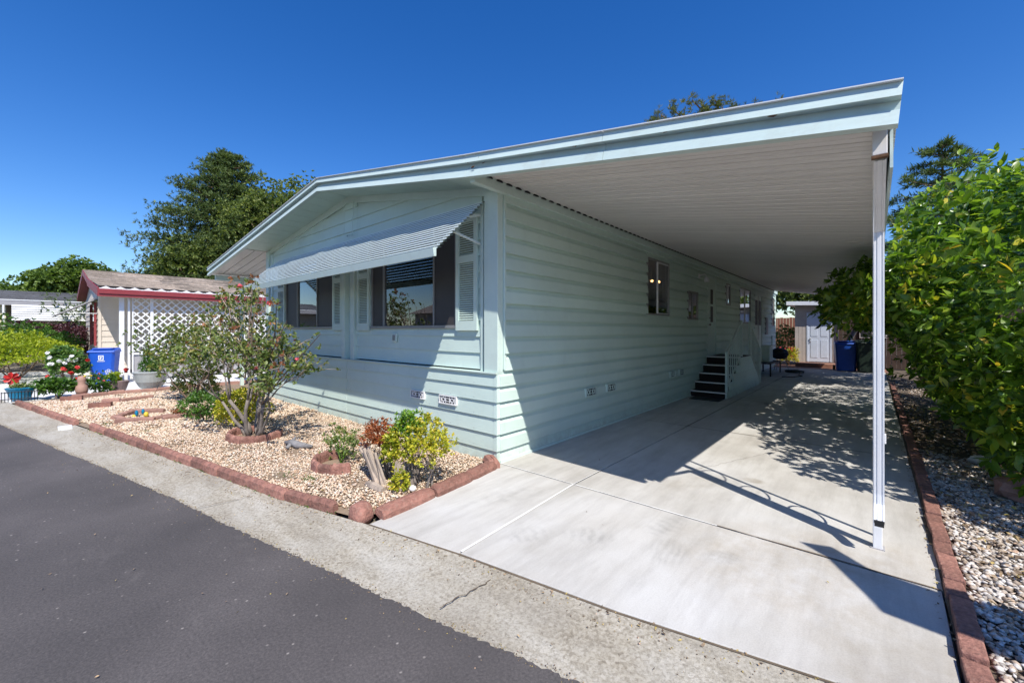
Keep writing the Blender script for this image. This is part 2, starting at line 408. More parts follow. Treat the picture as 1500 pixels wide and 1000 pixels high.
# ---------------------------------------------------------------- mesh helpers
class MB:
    def __init__(s):
        s.v = []; s.f = []
    def add(s, v, f):
        n = len(s.v)
        s.v.extend(tuple(p) for p in v)
        s.f.extend(tuple(i + n for i in q) for q in f)
        return s
    def box(s, x0, x1, y0, y1, z0, z1):
        return s.add([(x0, y0, z0), (x1, y0, z0), (x1, y1, z0), (x0, y1, z0), (x0, y0, z1), (x1, y0, z1), (x1, y1, z1), (x0, y1, z1)],
                     [(0, 3, 2, 1), (4, 5, 6, 7), (0, 1, 5, 4), (1, 2, 6, 5), (2, 3, 7, 6), (3, 0, 4, 7)])
    def prism(s, a, b):
        """two matching polygons (3-D point lists) joined"""
        n = len(a)
        return s.add(list(a) + list(b), [tuple(reversed(range(n))), tuple(range(n, 2 * n))] + [(i, (i + 1) % n, n + (i + 1) % n, n + i) for i in range(n)])
    def beam(s, a, b, w, h, up=(0, 0, 1)):
        a = Vector(a); b = Vector(b); d = (b - a).normalized()
        u = Vector(up); r = d.cross(u)
        if r.length < 1e-4:
            r = d.cross(Vector((1, 0, 0)))
        r.normalize(); u = r.cross(d)
        q = [(-w / 2, -h / 2), (w / 2, -h / 2), (w / 2, h / 2), (-w / 2, h / 2)]
        return s.prism([a + r * x + u * y for x, y in q], [b + r * x + u * y for x, y in q])
    def tube(s, pts, rad, n=6, cap=True):
        pts = [Vector(p) for p in pts]
        if not hasattr(rad, '__len__'):
            rad = [rad] * len(pts)
        base = len(s.v)
        prev = None
        for i, p in enumerate(pts):
            d = (pts[min(i + 1, len(pts) - 1)] - pts[max(i - 1, 0)]).normalized()
            if prev is None:
                r = d.cross(Vector((0, 0, 1)))
                if r.length < 1e-3: r = d.cross(Vector((1, 0, 0)))
            else:
                r = prev - d * prev.dot(d)
            r.normalize(); prev = r
            u = d.cross(r)
            for k in range(n):
                a = 2 * math.pi * k / n
                s.v.append(tuple(p + (r * math.cos(a) + u * math.sin(a)) * rad[i]))
        for i in range(len(pts) - 1):
            for k in range(n):
                a = base + i * n + k; b = base + i * n + (k + 1) % n
                s.f.append((a, a + n, b + n, b))
        if cap:
            s.f.append(tuple(base + k for k in range(n)))
            e = base + (len(pts) - 1) * n
            s.f.append(tuple(e + k for k in reversed(range(n))))
        return s
    def lathe(s, c, prof, n=20, sx=1, sy=1):
        base = len(s.v)
        for r, z in prof:
            for k in range(n):
                a = 2 * math.pi * k / n
                s.v.append((c[0] + r * sx * math.cos(a), c[1] + r * sy * math.sin(a), c[2] + z))
        for i in range(len(prof) - 1):
            for k in range(n):
                a = base + i * n + k; b = base + i * n + (k + 1) % n
                s.f.append((a, b, b + n, a + n))
        s.f.append(tuple(base + k for k in reversed(range(n))))
        e = base + (len(prof) - 1) * n
        s.f.append(tuple(e + k for k in range(n)))
        return s
    def ball(s, c, r, n=8, m=5, sq=(1, 1, 1), jit=0):
        prof = [(r * math.sin(math.pi * (i + .001) / m), -r * math.cos(math.pi * i / m)) for i in range(m + 1)]
        base = len(s.v)
        s.lathe((0, 0, 0), prof, n)
        for i in range(base, len(s.v)):
            x, y, z = s.v[i]
            k = 1 + rng.uniform(-jit, jit)
            s.v[i] = (c[0] + x * sq[0] * k, c[1] + y * sq[1] * k, c[2] + z * sq[2] * k)
        return s
    def build(s, name, mat, parent=None, smooth=False, bevel=0, recalc=False):
        me = bpy.data.meshes.new(name)
        off = root_loc(parent)
        me.from_pydata([(x - off[0], y - off[1], z - off[2]) for x, y, z in s.v], [], s.f)
        me.materials.append(mat)
        if smooth:
            me.polygons.foreach_set('use_smooth', [True] * len(me.polygons))
        me.validate(); me.update()
        o = bpy.data.objects.new(name, me)
        col.objects.link(o)
        if parent: o.parent = parent
        if bevel:
            bv = o.modifiers.new('bevel', 'BEVEL'); bv.width = bevel; bv.segments = 2; bv.limit_method = 'ANGLE'
        return o

def root_loc(p):
    while p is not None and p.parent is not None:
        p = p.parent
    return tuple(p.location) if p is not None else (0, 0, 0)

def thing(name, label, cat, loc=(0, 0, 0), group=None):
    o = bpy.data.objects.new(name, None)
    col.objects.link(o)
    o.location = loc
    o.empty_display_size = .1
    tag(o, label, cat, group)
    return o
def tag(o, label, cat, group=None, kind=None):
    o['label'] = label; o['category'] = cat
    if group: o['group'] = group
    if kind: o['kind'] = kind
    return o
def struct(o):
    o['kind'] = 'structure'; return o
def stuff(o):
    o['kind'] = 'stuff'; return o
def piece(name, mesh, parent, loc, rot=(0, 0, 0), scale=(1, 1, 1)):
    o = bpy.data.objects.new(name, mesh)
    col.objects.link(o)
    off = root_loc(parent)
    o.parent = parent
    o.location = (loc[0] - off[0], loc[1] - off[1], loc[2] - off[2])
    o.rotation_euler = rot; o.scale = scale
    return o
def npmesh(name, V, Fc, mat, parent=None, smooth=False):
    """V (n,3) and faces (m,k) as numpy"""
    me = bpy.data.meshes.new(name)
    off = np.array(root_loc(parent))
    V = (V - off).astype(np.float32)
    k = Fc.shape[1]
    me.vertices.add(len(V)); me.vertices.foreach_set('co', V.ravel())
    me.loops.add(Fc.size); me.loops.foreach_set('vertex_index', Fc.astype(np.int32).ravel())
    me.polygons.add(len(Fc))
    me.polygons.foreach_set('loop_start', np.arange(0, Fc.size, k, dtype=np.int32))
    me.polygons.foreach_set('loop_total', np.full(len(Fc), k, dtype=np.int32))
    me.update(calc_edges=True)
    if smooth: me.polygons.foreach_set('use_smooth', [True] * len(Fc))
    me.materials.append(mat)
    o = bpy.data.objects.new(name, me)
    col.objects.link(o)
    if parent: o.parent = parent
    return o

# leaf templates: x width, y length, z normal
LEAF4 = (np.array([(0, 0, 0), (-.5, .45, .10), (0, 1, 0), (.5, .45, .10)]), np.array([(0, 2, 1), (0, 3, 2)]))
LEAF8 = (np.array([(0, 0, 0), (-.42, .28, .12), (-.45, .6, .10), (0, 1, -.1), (.45, .6, .10), (.42, .28, .12), (0, .5, 0)]),
         np.array([(0, 6, 1), (1, 6, 2), (2, 6, 3), (3, 6, 4), (4, 6, 5), (5, 6, 0)]))
BLADE = (np.array([(-.5, 0, 0), (.5, 0, 0), (0, 1, 0)]), np.array([(0, 1, 2)]))

def norm(a):
    return a / np.maximum(np.linalg.norm(a, axis=1, keepdims=True), 1e-6)
def leaf_frames(P, Dr, up=None):
    D_ = norm(Dr)
    if up is None:
        up = nr.normal(size=P.shape) * .5 + np.array([0, 0, 1.])
    X_ = norm(np.cross(D_, up))
    Z_ = np.cross(X_, D_)
    return X_, D_, Z_
def leaves_mesh(P, Dr, L, W, tmpl=LEAF4, up=None):
    X_, Y_, Z_ = leaf_frames(P, Dr, up)
    T, Fc = tmpl
    L = np.broadcast_to(L, (len(P),)); W = np.broadcast_to(W, (len(P),))
    V = P[:, None, :] + X_[:, None, :] * (T[None, :, 0, None] * W[:, None, None]) + Y_[:, None, :] * (T[None, :, 1, None] * L[:, None, None]) + Z_[:, None, :] * (T[None, :, 2, None] * W[:, None, None])
    F_ = Fc[None] + (np.arange(len(P)) * len(T))[:, None, None]
    return V.reshape(-1, 3), F_.reshape(-1, Fc.shape[1])
def rosettes(C_, A, m, spread=1.0):
    """m leaves round every cluster centre C_ with axis A -> positions, directions"""
    P = np.repeat(C_, m, 0); Ax = np.repeat(norm(A), m, 0)
    rv = nr.normal(size=P.shape)
    Dr = norm(Ax * (.7) + norm(rv - (rv * Ax).sum(1, keepdims=True) * Ax) * spread)
    return P - Ax * nr.uniform(0, .05, (len(P), 1)), Dr
def shell_points(n, c, r, inner=.6, lump=.18, zmin=-1, seed=0):
    """points in the outer shell of an ellipsoid with lumps; returns points and outward dirs"""
    d = norm(nr.normal(size=(n * 2, 3)))
    d = d[d[:, 2] > zmin][:n]
    k = np.random.default_rng(seed)
    ph = k.uniform(0, 6.28, (6,)); fr = k.uniform(1.5, 4.5, (6, 3)) * k.choice([-1, 1], (6, 3))
    w = sum(np.sin(d @ fr[i] + ph[i]) for i in range(6)) / 3
    rad = (inner + (1 - inner) * nr.uniform(0, 1, len(d)) ** .6) * (1 + lump * w)
    return np.array(c) + d * rad[:, None] * np.array(r), norm(d / np.array(r))
def inside_view(P):
    fw = np.array([-math.sin(R(41.2)), math.cos(R(41.2)), 0]); rt = np.array([math.cos(R(41.2)), math.sin(R(41.2)), 0])
    r = P - CAM; d = r @ fw
    x = 750 + 605 * (r @ rt) / np.maximum(d, .01); y = 484 - 605 * r[:, 2] / np.maximum(d, .01)
    return (d > .3) & (x > 0) & (x < 1500) & (y > 0) & (y < 1000), d

def stones(n_or_P, size, mat, name, flat=.55, var=.5):
    """low stones (octahedra) at points P with sizes"""
    P = n_or_P
    T = np.array([(1, 0, 0), (-1, 0, 0), (0, 1, 0), (0, -1, 0), (0, 0, 1), (0, 0, -1)], float)
    Fc = np.array([(0, 2, 4), (2, 1, 4), (1, 3, 4), (3, 0, 4), (2, 0, 5), (1, 2, 5), (3, 1, 5), (0, 3, 5)])
    n = len(P)
    S = size * (1 + nr.uniform(-var, var, n))
    V = T[None] * (1 + nr.uniform(-.3, .3, (n, 6, 1)))
    V = V * np.stack([np.ones(n), nr.uniform(.6, 1, n), nr.uniform(flat * .7, flat * 1.2, n)], 1)[:, None, :]
    a = nr.uniform(0, 6.28, n); t = nr.normal(0, .35, n)
    ct, st = np.cos(t), np.sin(t)
    y, z = V[:, :, 1] * ct[:, None] - V[:, :, 2] * st[:, None], V[:, :, 1] * st[:, None] + V[:, :, 2] * ct[:, None]
    x = V[:, :, 0]
    ca, sa = np.cos(a)[:, None], np.sin(a)[:, None]
    V = np.stack([x * ca - y * sa, x * sa + y * ca, z], 2) * S[:, None, None] + P[:, None, :]
    F_ = Fc[None] + (np.arange(n) * 6)[:, None, None]
    return stuff(npmesh(name, V.reshape(-1, 3), F_.reshape(-1, 3), mat))
def in_poly(P, poly):
    x, y = P[:, 0], P[:, 1]
    c = np.zeros(len(P), bool)
    for i in range(len(poly)):
        x1, y1 = poly[i]; x2, y2 = poly[i - 1]
        c ^= ((y1 > y) != (y2 > y)) & (x < (x2 - x1) * (y - y1) / (y2 - y1 + 1e-12) + x1)
    return c
def scatter(poly, n, z=0):
    a = np.array(poly); lo = a.min(0); hi = a.max(0)
    P = nr.uniform(lo, hi, (n, 2))
    P = P[in_poly(P, poly)]
    return np.column_stack([P, np.full(len(P), z)])
def flat(name, pts, z, mat):
    m = MB(); m.add([(x, y, z) for x, y in pts], [tuple(range(len(pts)))])
    return m.build(name, mat)

# ---------------------------------------------------------------- ground, road, gutter
struct(flat('ground', [(-900, -900), (900, -900), (900, 900), (-900, 900)], -.06, M['earth']))
SL = .19   # the street runs along (1, SL)
def curb_y(x):   # outer line of the brick edging / driveway front
    pts = [(-60, -13.2), (-9.96, -3.755), (-5.8, -2.92), (-2.98, -2.395), (-.88, -2.01), (.27, -1.72), (1.12, -1.545), (2.17, -1.37), (3.12, -1.14), (8, -.15), (60, 9.7)]
    for (a, b), (c, d) in zip(pts, pts[1:]):
        if a <= x <= c: return b + (d - b) * (x - a) / (c - a)
def road_y(x):
    pts = [(-60, -14.8), (-7.57, -3.83 - .02), (-2.44, -2.77), (.315, -2.25), (1.18, -2.08), (2.3, -1.85), (8, -.72), (60, 9.1)]
    for (a, b), (c, d) in zip(pts, pts[1:]):
        if a <= x <= c: return b + (d - b) * (x - a) / (c - a)
xs = [-60, -40, -25, -15] + [-12 + i * .018 for i in range(int(17 / .018))] + [5.2, 8, 20, 60]
m = MB()
for i, x in enumerate(xs):
    j = rng.uniform(-.009, .009) + .006 * math.sin(x * 3.1) + .004 * math.sin(x * 11) if -13 < x < 6 else 0
    m.v += [(x, road_y(x) + j, -.026), (x, -30 + SL * x, -.03)]
    if i: k = 2 * i; m.f.append((k - 2, k - 1, k + 1, k))
struct(m.build('road', M['asphalt']))
m = MB()
for i, x in enumerate(xs):
    yc, yr = curb_y(x), road_y(x) - .06
    for k in range(6):
        t = k / 5
        m.v.append((x, yc + (yr - yc) * t, -.006 - .026 * math.sin(math.pi * min(1, t * .62)) if k else -.004))
    if i:
        a = 6 * (i - 1); b = 6 * i
        for k in range(5): m.f.append((a + k, a + k + 1, b + k + 1, b + k))
struct(m.build('gutter', M['gutter'], smooth=True))
# cracks and joints across the gutter
m = MB()
def ribbon(m, pts, w, z):
    for (a, b) in zip(pts, pts[1:]):
        d = Vector((b[0] - a[0], b[1] - a[1])).normalized(); n = Vector((-d.y, d.x)) * w / 2 * rng.uniform(.6, 1.3)
        m.add([(a[0] - n.x, a[1] - n.y, z), (b[0] - n.x, b[1] - n.y, z), (b[0] + n.x, b[1] + n.y, z), (a[0] + n.x, a[1] + n.y, z)], [(0, 1, 2, 3)])
def wig(a, b, n, j):
    return [(a[0] + (b[0] - a[0]) * i / n + rng.uniform(-j, j), a[1] + (b[1] - a[1]) * i / n + rng.uniform(-j, j)) for i in range(n + 1)]
for pts, w in ((wig((1.46, -1.6), (1.42, -1.96), 14, .012), .007), (wig((-1.05, -2.05), (-1.15, -2.5), 8, .004), .006), (wig((-3.0, -2.41), (-3.05, -2.85), 8, .004), .006), (wig((-4.9, -2.75), (-4.95, -3.25), 8, .004), .006), (wig((-2.2, -2.27), (-2.35, -2.38), 5, .01), .012)):
    ribbon(m, pts, w, -.012)
struct(m.build('gutter_cracks', M['joint_dirt']))

# driveway slabs with joints
dr = bpy.data.objects.new('driveway', None); col.objects.link(dr); struct(dr)
def slab(poly, z=.0):
    m = MB(); m.prism([(x, y, -.05) for x, y in poly], [(x, y, z) for x, y in poly])
    return m.build('concrete_slab', M['concrete'], dr, bevel=.004)
g = .006
slab([(.26, -1.715), (1.10 - g, -1.535), (1.0 - g, .03 - g), (-.02, .03 - g), (.09, -.10), (.20, -1.0)])
slab([(1.10 + g, -1.53), (2.17, -1.36), (3.48, -1.07), (3.5, .03 - g), (1.0 + g, .03 - g)])
ys = [.03, 3.3, 6.6, 9.9, 13.2, 16.5]
for a, b in zip(ys, ys[1:]):
    slab([(-.02, a + g), (1.0 - g, a + g), (1.0 - g, b - g), (-.02, b - g)])
    slab([(1.0 + g, a + g), (3.51, a + g), (3.52, b - g), (1.0 + g, b - g)])
m = MB()
ribbon(m, [(1.10, -1.52), (1.05, -.7), (1.0, .02)], .022, .004)
ribbon(m, [(1.0, .02), (1.0, .7)], .012, .004)
m.build('joint_caulk', M['caulk'], dr)
m = MB()
ribbon(m, wig((.0, .03), (2.3, .03), 9, .001), .014, .0035)
m.build('joint_caulk', M['caulk'], dr)
m = MB()
ribbon(m, wig((2.3, .03), (3.5, .03), 9, .003), .014, .004)
for y in ys[1:-1]: ribbon(m, wig((0, y), (3.5, y), 4, .001), .01, .004)
ribbon(m, [(1.0, 3.3), (1.0, 16)], .008, .004)
ribbon(m, [(.25, -1.722), (1.1, -1.545), (2.17, -1.375), (3.48, -1.08)], .02, -.001)
ribbon(m, wig((3.52, -1.0), (3.54, 16), 30, .006), .035, .0042)
ribbon(m, wig((1.7, 1.1), (2.4, 2.9), 30, .015), .003, .0042)
m.build('joint_dirt', M['joint_dirt'], dr)
# beds
BED = [(-10.3, -3.8), (-5.8, -2.9), (-2.98, -2.38), (-.88, -1.99), (.1, -1.72), (.2, -1.3), (.0, .05), (-7.3, .05), (-10.2, .6)]
struct(flat('front_bed', BED, .0, M['soil']))
struct(flat('side_bed', [(3.55, -1.2), (12, .6), (12, 22), (3.55, 22)], -.02, M['soil_dark']))
struct(flat('neighbour_driveway', [(-10.35, -3.85), (-10.2, .5), (-10.4, 20), (-18, 20), (-19, -1.2), (-21, -5.6)], -.02, M['concrete_white']))
struct(flat('back_path', [(-.5, 16.52), (3.6, 16.52), (3.6, 19), (-.5, 19)], -.004, M['porch_wood']))

# ---------------------------------------------------------------- gravel
def in_ring(P, cx, cy, rx, ry):
    return ((P[:, 0] - cx) / rx) ** 2 + ((P[:, 1] - cy) / ry) ** 2 < 1
BEDG = [(-9.9, -3.55), (-5.8, -2.82), (-2.98, -2.30), (-.88, -1.93), (.02, -1.66), (.08, -1.3), (-.05, .0), (-7.3, .0), (-10.1, -.5)]
P = scatter(BEDG, 110000, .004)
keep = (nr.uniform(0, 1, len(P)) < 1.0 - .75 * np.clip(np.sin(P[:, 0] * 4.1 + 1) * np.sin(P[:, 1] * 7.3 + 2) * 2 - .9, 0, 1)) & ~in_ring(P, -3.35, -1.42, .30, .22) & ~in_ring(P, -1.45, -1.18, .22, .16)
P = P[keep]
P[:, 2] += nr.uniform(0, .012, len(P)) + .012 * np.sin(P[:, 0] * 3) * np.sin(P[:, 1] * 5)
near = P[:, 0] > -4.5
o = stones(P[near], .0125, M['gravel'], 'gravel'); o['category'] = 'gravel'; o['label'] = 'tan and cream crushed gravel covering the front garden bed'
o = stones(P[~near][::2], .02, M['gravel'], 'gravel'); o['category'] = 'gravel'; o['label'] = 'tan gravel at the far end of the front garden bed'
P = np.vstack([scatter([(3.61, -1.6), (4.6, -1.4), (5.0, 3), (3.63, 4)], 20000, -.012), scatter([(3.66, 3.9), (5, 3), (5.5, 2), (6.5, 9), (3.66, 14)], 9000, -.012)])
P = P[(nr.uniform(0, 1, len(P)) < np.where(P[:, 1] > 3.5, .4, 1))]
P[:, 2] += nr.uniform(0, .012, len(P))
o = stones(P, .0185, M['gravel_grey'], 'pebbles', .5); o['category'] = 'pebbles'; o['label'] = 'white and grey pebbles in the bed right of the driveway'
# leaf litter under the citrus and along the brick line
Pn = scatter([(3.66, -.9), (5.4, 0), (6.5, 3), (6.5, 8), (3.66, 8)], 7000, .014)
Pn = Pn[nr.uniform(0, 1, len(Pn)) < np.clip((Pn[:, 1] + .6) / 2.0, .10, 1)]
V, Fc = leaves_mesh(Pn, nr.normal(size=Pn.shape) * [1, 1, .25], nr.uniform(.025, .065, len(Pn)), nr.uniform(.012, .028, len(Pn)), LEAF8)
o = stuff(npmesh('leaf_litter', V, Fc, M['litter'])); o['category'] = 'leaf litter'; o['label'] = 'dry brown and yellow leaves fallen under the citrus'
pts = []
for i in range(420):
    x = rng.uniform(-6, 3.4); pts.append((x, curb_y(x) - rng.uniform(.0, .06) ** 1, -.002))
for i in range(60):
    x = rng.uniform(-8, 3); y = curb_y(x) - rng.uniform(.05, .5); pts.append((x, y, -.015))
for i in range(45):
    x = rng.uniform(-5, 1.8); y = road_y(x) - rng.uniform(.1, 1.6); pts.append((x, y, -.014))
for i in range(160):
    y = rng.uniform(-1, 5); pts.append((3.50 - abs(rng.gauss(0, .02)), y, .008))
for i in range(30):
    pts.append((rng.uniform(.4, 3.4), rng.uniform(-1, 9), .008))
for i in range(900):
    pts.append((rng.uniform(-6.5, .0), rng.uniform(-1.9, -.1), .03)) if rng.random() < .4 else pts.append((rng.gauss(-3.4, .7), min(-.05, rng.gauss(-1.3, .4)), .03))
pts = [p for p in pts if not (p[2] == .03 and p[1] < curb_y(p[0]) + .1)]
Pn = np.array(pts)
V, Fc = leaves_mesh(Pn, nr.normal(size=Pn.shape) * [1, 1, .2], nr.uniform(.008, .024, len(Pn)), nr.uniform(.005, .013, len(Pn)), LEAF8)
o = stuff(npmesh('debris', V, Fc, M['litter'])); o['category'] = 'debris'; o['label'] = 'small dry leaf crumbs along the brick edging and gutter'
gx = nr.uniform(-9, 3.4, 1900)
gy = np.array([road_y(x) for x in gx]) + nr.normal(.01, .02, len(gx)) - np.abs(nr.normal(0, .12, len(gx))) * (nr.uniform(0, 1, len(gx)) < .15)
o = stones(np.column_stack([gx, gy, np.full(len(gx), -.025)]), .0035, M['litter'], 'grit', .7); o['category'] = 'grit'; o['label'] = 'fine loose grit along the edge of the asphalt'
gx = nr.uniform(-6, 3.4, 1500); gy = np.array([curb_y(x) for x in gx]) - np.abs(nr.normal(0, .07, len(gx))) - .01
o = stones(np.column_stack([gx, gy, np.full(len(gx), -.012)]), .0045, M['litter'], 'grit', .7); o['category'] = 'grit'; o['label'] = 'small gravel crumbs spilled on the gutter along the edging'
# moss and weeds along the edging
pts = []
for i in range(26):
    x0 = rng.uniform(-5.8, .1)
    for k in range(rng.randint(8, 26)):
        x = x0 + rng.gauss(0, .05); pts.append((x, curb_y(x) - .004 + rng.gauss(0, .008), -.004))
for cx, cy, n in ((-1.05, -1.62, 120), (-1.35, -1.72, 60), (-6.0, -2.72, 60), (-4.9, -2.35, 50)):
    for k in range(n): pts.append((cx + rng.gauss(0, .07), cy + rng.gauss(0, .04), .01))
Pn = np.array(pts)
V, Fc = leaves_mesh(Pn, nr.normal(size=Pn.shape) * [.7, .7, .2] + [0, 0, .6], nr.uniform(.012, .035, len(Pn)), .006, LEAF4)
o = stuff(npmesh('weeds', V, Fc, M['green'])); o['category'] = 'weeds'; o['label'] = 'tiny green weeds in the cracks of the brick edging'

# ---------------------------------------------------------------- edging
def edging_mesh(L=.295, w=.075, h=.085, seed=0, name='edging_brick', mat='brick', scal=0):
    k = random.Random(seed)
    m = MB(); n = 10
    secs = []
    for i in range(n + 1):
        x = -L / 2 + L * i / n
        e = .82 if i in (0, n) else 1
        hh = h * (1 + scal * abs(math.sin(math.pi * i / n * 3)) + k.uniform(-.03, .03)) * e
        ww = w * (1 + k.uniform(-.04, .04)) * e
        secs.append([(x, -ww / 2, -.04), (x, -ww / 2, hh * .72), (x, -ww * .3, hh * .95), (x, 0, hh), (x, ww * .3, hh * .95), (x, ww / 2, hh * .72), (x, ww / 2, -.04)])
    for s_ in secs: m.v += s_
    q = 7
    for i in range(n):
        for j in range(q): m.f.append((i * q + j, i * q + (j + 1) % q, (i + 1) * q + (j + 1) % q, (i + 1) * q + j))
    m.f.append(tuple(range(q))); m.f.append(tuple(n * q + j for j in reversed(range(q))))
    me = bpy.data.meshes.new(name); me.from_pydata(m.v, [], m.f); me.materials.append(M[mat]); me.update()
    return me
def run(name, label, pts, meshes, step, pname='brick', cat='edging', group=None, jit=.006, dz=0):
    t = thing(name, label, cat, (pts[0][0], pts[0][1], 0), group)
    L = [math.dist(a, b) for a, b in zip(pts, pts[1:])]
    tot = sum(L); s = step / 2
    while s < tot:
        a = s
        for i, l in enumerate(L):
            if a <= l: break
            a -= l
        p, q = pts[i], pts[i + 1]
        f = a / l
        ang = math.atan2(q[1] - p[1], q[0] - p[0])
        piece(pname, meshes[rng.randrange(len(meshes))], t, (p[0] + (q[0] - p[0]) * f + rng.uniform(-jit, jit), p[1] + (q[1] - p[1]) * f + rng.uniform(-jit, jit), dz + rng.uniform(-.008, .006)),
              (rng.uniform(-.05, .05), rng.uniform(-.02, .02), ang + rng.uniform(-.025, .025)))
        s += step
    return t
EM = [edging_mesh(L=.298, seed=i, scal=.10) for i in range(6)]
EMs = [edging_mesh(L=.19, w=.055, h=.10, seed=i + 9, scal=.14) for i in range(3)]
EMo = [edging_mesh(L=.30, w=.09, h=.08, seed=i + 20, mat='brick_old') for i in range(3)]
run('brick_edging', 'long row of terracotta edging bricks between the gravel bed and the gutter', [(-5.75, -2.88), (-2.98, -2.36), (-.88, -1.975), (-.02, -1.745)], EM, .30)
run('brick_edging', 'short row of terracotta edging at the far left street corner of the bed', [(-9.9, -3.71), (-6.45, -3.04)], EM, .30)
# right edge bricks
def brickmesh(L, w, h, seed, mat='brick'):
    k = random.Random(seed); m = MB(); m.box(-L / 2, L / 2, -w / 2, w / 2, -.05, h)
    m.v = [(x + k.uniform(-.004, .004), y + k.uniform(-.004, .004), z + (k.uniform(-.005, .005) if z > 0 else 0)) for x, y, z in m.v]
    me = bpy.data.meshes.new('brick'); me.from_pydata(m.v, [], m.f); me.materials.append(M[mat]); me.update()
    return me
RB = [brickmesh(.186, .088, .045, i) for i in range(5)]
t = run('brick_edging', 'straight line of red bricks along the right side of the driveway', [(3.545, -1.25), (3.56, .5), (3.575, 3), (3.59, 12)], RB, .196)
for c in t.children:
    bv = c.modifiers.new('bevel', 'BEVEL'); bv.width = .008; bv.segments = 2
# log-shaped edging along the left of the driveway
def logmesh(L, w, h, seed):
    k = random.Random(seed); m = MB(); n = 8; q = 8; 
    for i in range(n + 1):
        x = -L / 2 + L * i / n; e = .86 if i in (0, n) else 1
        for j, (yy, zz) in enumerate([(-.5, -.3), (-.5, .45), (-.32, .85), (-.04, .97), (0, .84), (.05, 1.0), (.34, .88), (.5, .4)]):
            m.v.append((x, yy * w * e * (1 + k.uniform(-.06, .06)), zz * h * e * (1 + k.uniform(-.05, .05))))
    for i in range(n):
        for j in range(q): m.f.append((i * q + j, i * q + (j + 1) % q, (i + 1) * q + (j + 1) % q, (i + 1) * q + j))
    m.f.append(tuple(range(q))); m.f.append(tuple(n * q + j for j in reversed(range(q))))
    me = bpy.data.meshes.new('brick'); me.from_pydata(m.v, [], m.f); me.materials.append(M['brick']); me.update()
    return me
t = thing('brick_edging', 'row of long split-log terracotta edging beside the driveway front', 'edging', (.17, -1.3, 0))
for (x, y, L, a) in ((.20, -1.34, .55, 95), (.155, -.80, .50, 97), (.09, -.34, .42, 98)):
    piece('brick', logmesh(L, .145, .085, int(x * 1000)), t, (x, y, 0), (0, 0, R(a)))
piece('brick', logmesh(.24, .15, .10, 5), t, (.0, -.09, 0), (0, 0, R(150)))
m = MB(); m.ball((0, 0, 0), 1, 20, 12)
sq_ = lambda v: math.copysign(abs(v) ** .55, v)
ca_, sa_ = math.cos(R(12)), math.sin(R(12))
m.v = [(.085 + .092 * (sq_(x) * ca_ - sq_(y) * sa_) * (1 + .06 * math.sin(7 * z + 3 * x)), -1.69 + .078 * (sq_(x) * sa_ + sq_(y) * ca_) * (1 + .07 * math.sin(5 * z + 4 * y)), .03 + .07 * sq_(z) + .012 * math.sin(4 * x + 2)) for x, y, z in m.v]
tag(m.build('corner_stone', M['brick'], smooth=True), 'blunt reddish stone block at the corner of the bed and driveway', 'stone')

def ring(label, cx, cy, rx, ry, a0, a1, meshes=None, step=.17, mat='brick'):
    pts = [(cx + rx * math.cos(R(a)), cy + ry * math.sin(R(a))) for a in np.linspace(a0, a1, 30)]
    return run('planting_ring', label, pts, meshes or EMs, step, group=None, dz=.0)
ring('scalloped terracotta ring around the trunk of the big rose bush', -3.32, -1.42, .38, .30, -215, 60, step=.165)
ring('scalloped terracotta half ring in front of the small rose seedling', -1.25, -1.2, .30, .26, -215, -20, step=.165)
run('planting_ring', 'curved low terracotta border with the painted butterfly ornament inside', [(-6.6, -1.9), (-6.9, -2.25), (-6.45, -2.55), (-6.0, -2.5), (-5.75, -2.2), (-5.9, -1.95)], EMo, .27)
run('planting_ring', 'low terracotta border running from the ornament to the green bush', [(-5.7, -2.05), (-5.75, -1.75), (-6.0, -1.45)], EMo, .27)
run('brick_edging', 'row of pinkish bricks dividing the gravel bed from the potted plants', [(-10.15, -2.95), (-10.3, -2.2), (-10.25, -1.5), (-10.4, -.5), (-10.4, 1.5)], EMo, .30)
run('brick_edging', 'short line of loose pinkish bricks inside the far gravel', [(-8.9, -2.55), (-8.7, -2.2), (-8.9, -1.7)], EMo, .30)
for (x, y, a, lb) in ((-9.7, -2.95, 75, 'loose red brick lying nearest the blue pot'), (-8.15, -2.62, 70, 'larger loose red brick lying alone on the gravel')):
    o = bpy.data.objects.new('loose_brick', RB[1]); col.objects.link(o)
    o.location = (x, y, .03); o.rotation_euler = (0, 0, R(a)); o.scale = (1.7, 1.5, 1.6)
    tag(o, lb, 'brick')
for (x, y, s, a, lb) in ((4.25, 2.35, .22, 10, 'large dark rock under the lowest citrus branch'), (4.6, 2.75, .18, 60, 'dark rock behind the largest rock under the citrus'), (4.75, 2.2, .16, 30, 'dark rock at the right photo edge under the citrus'), (4.12, 3.6, .09, 0, 'small pale rock under the citrus leaves')):
    m = MB(); m.ball((x, y, s * .35), s, 10, 6, (1.1, .8, .6), .14)
    tag(m.build('rock', M['brick_old'] if s > .1 else M['concrete_white'], smooth=False), lb, 'rock')

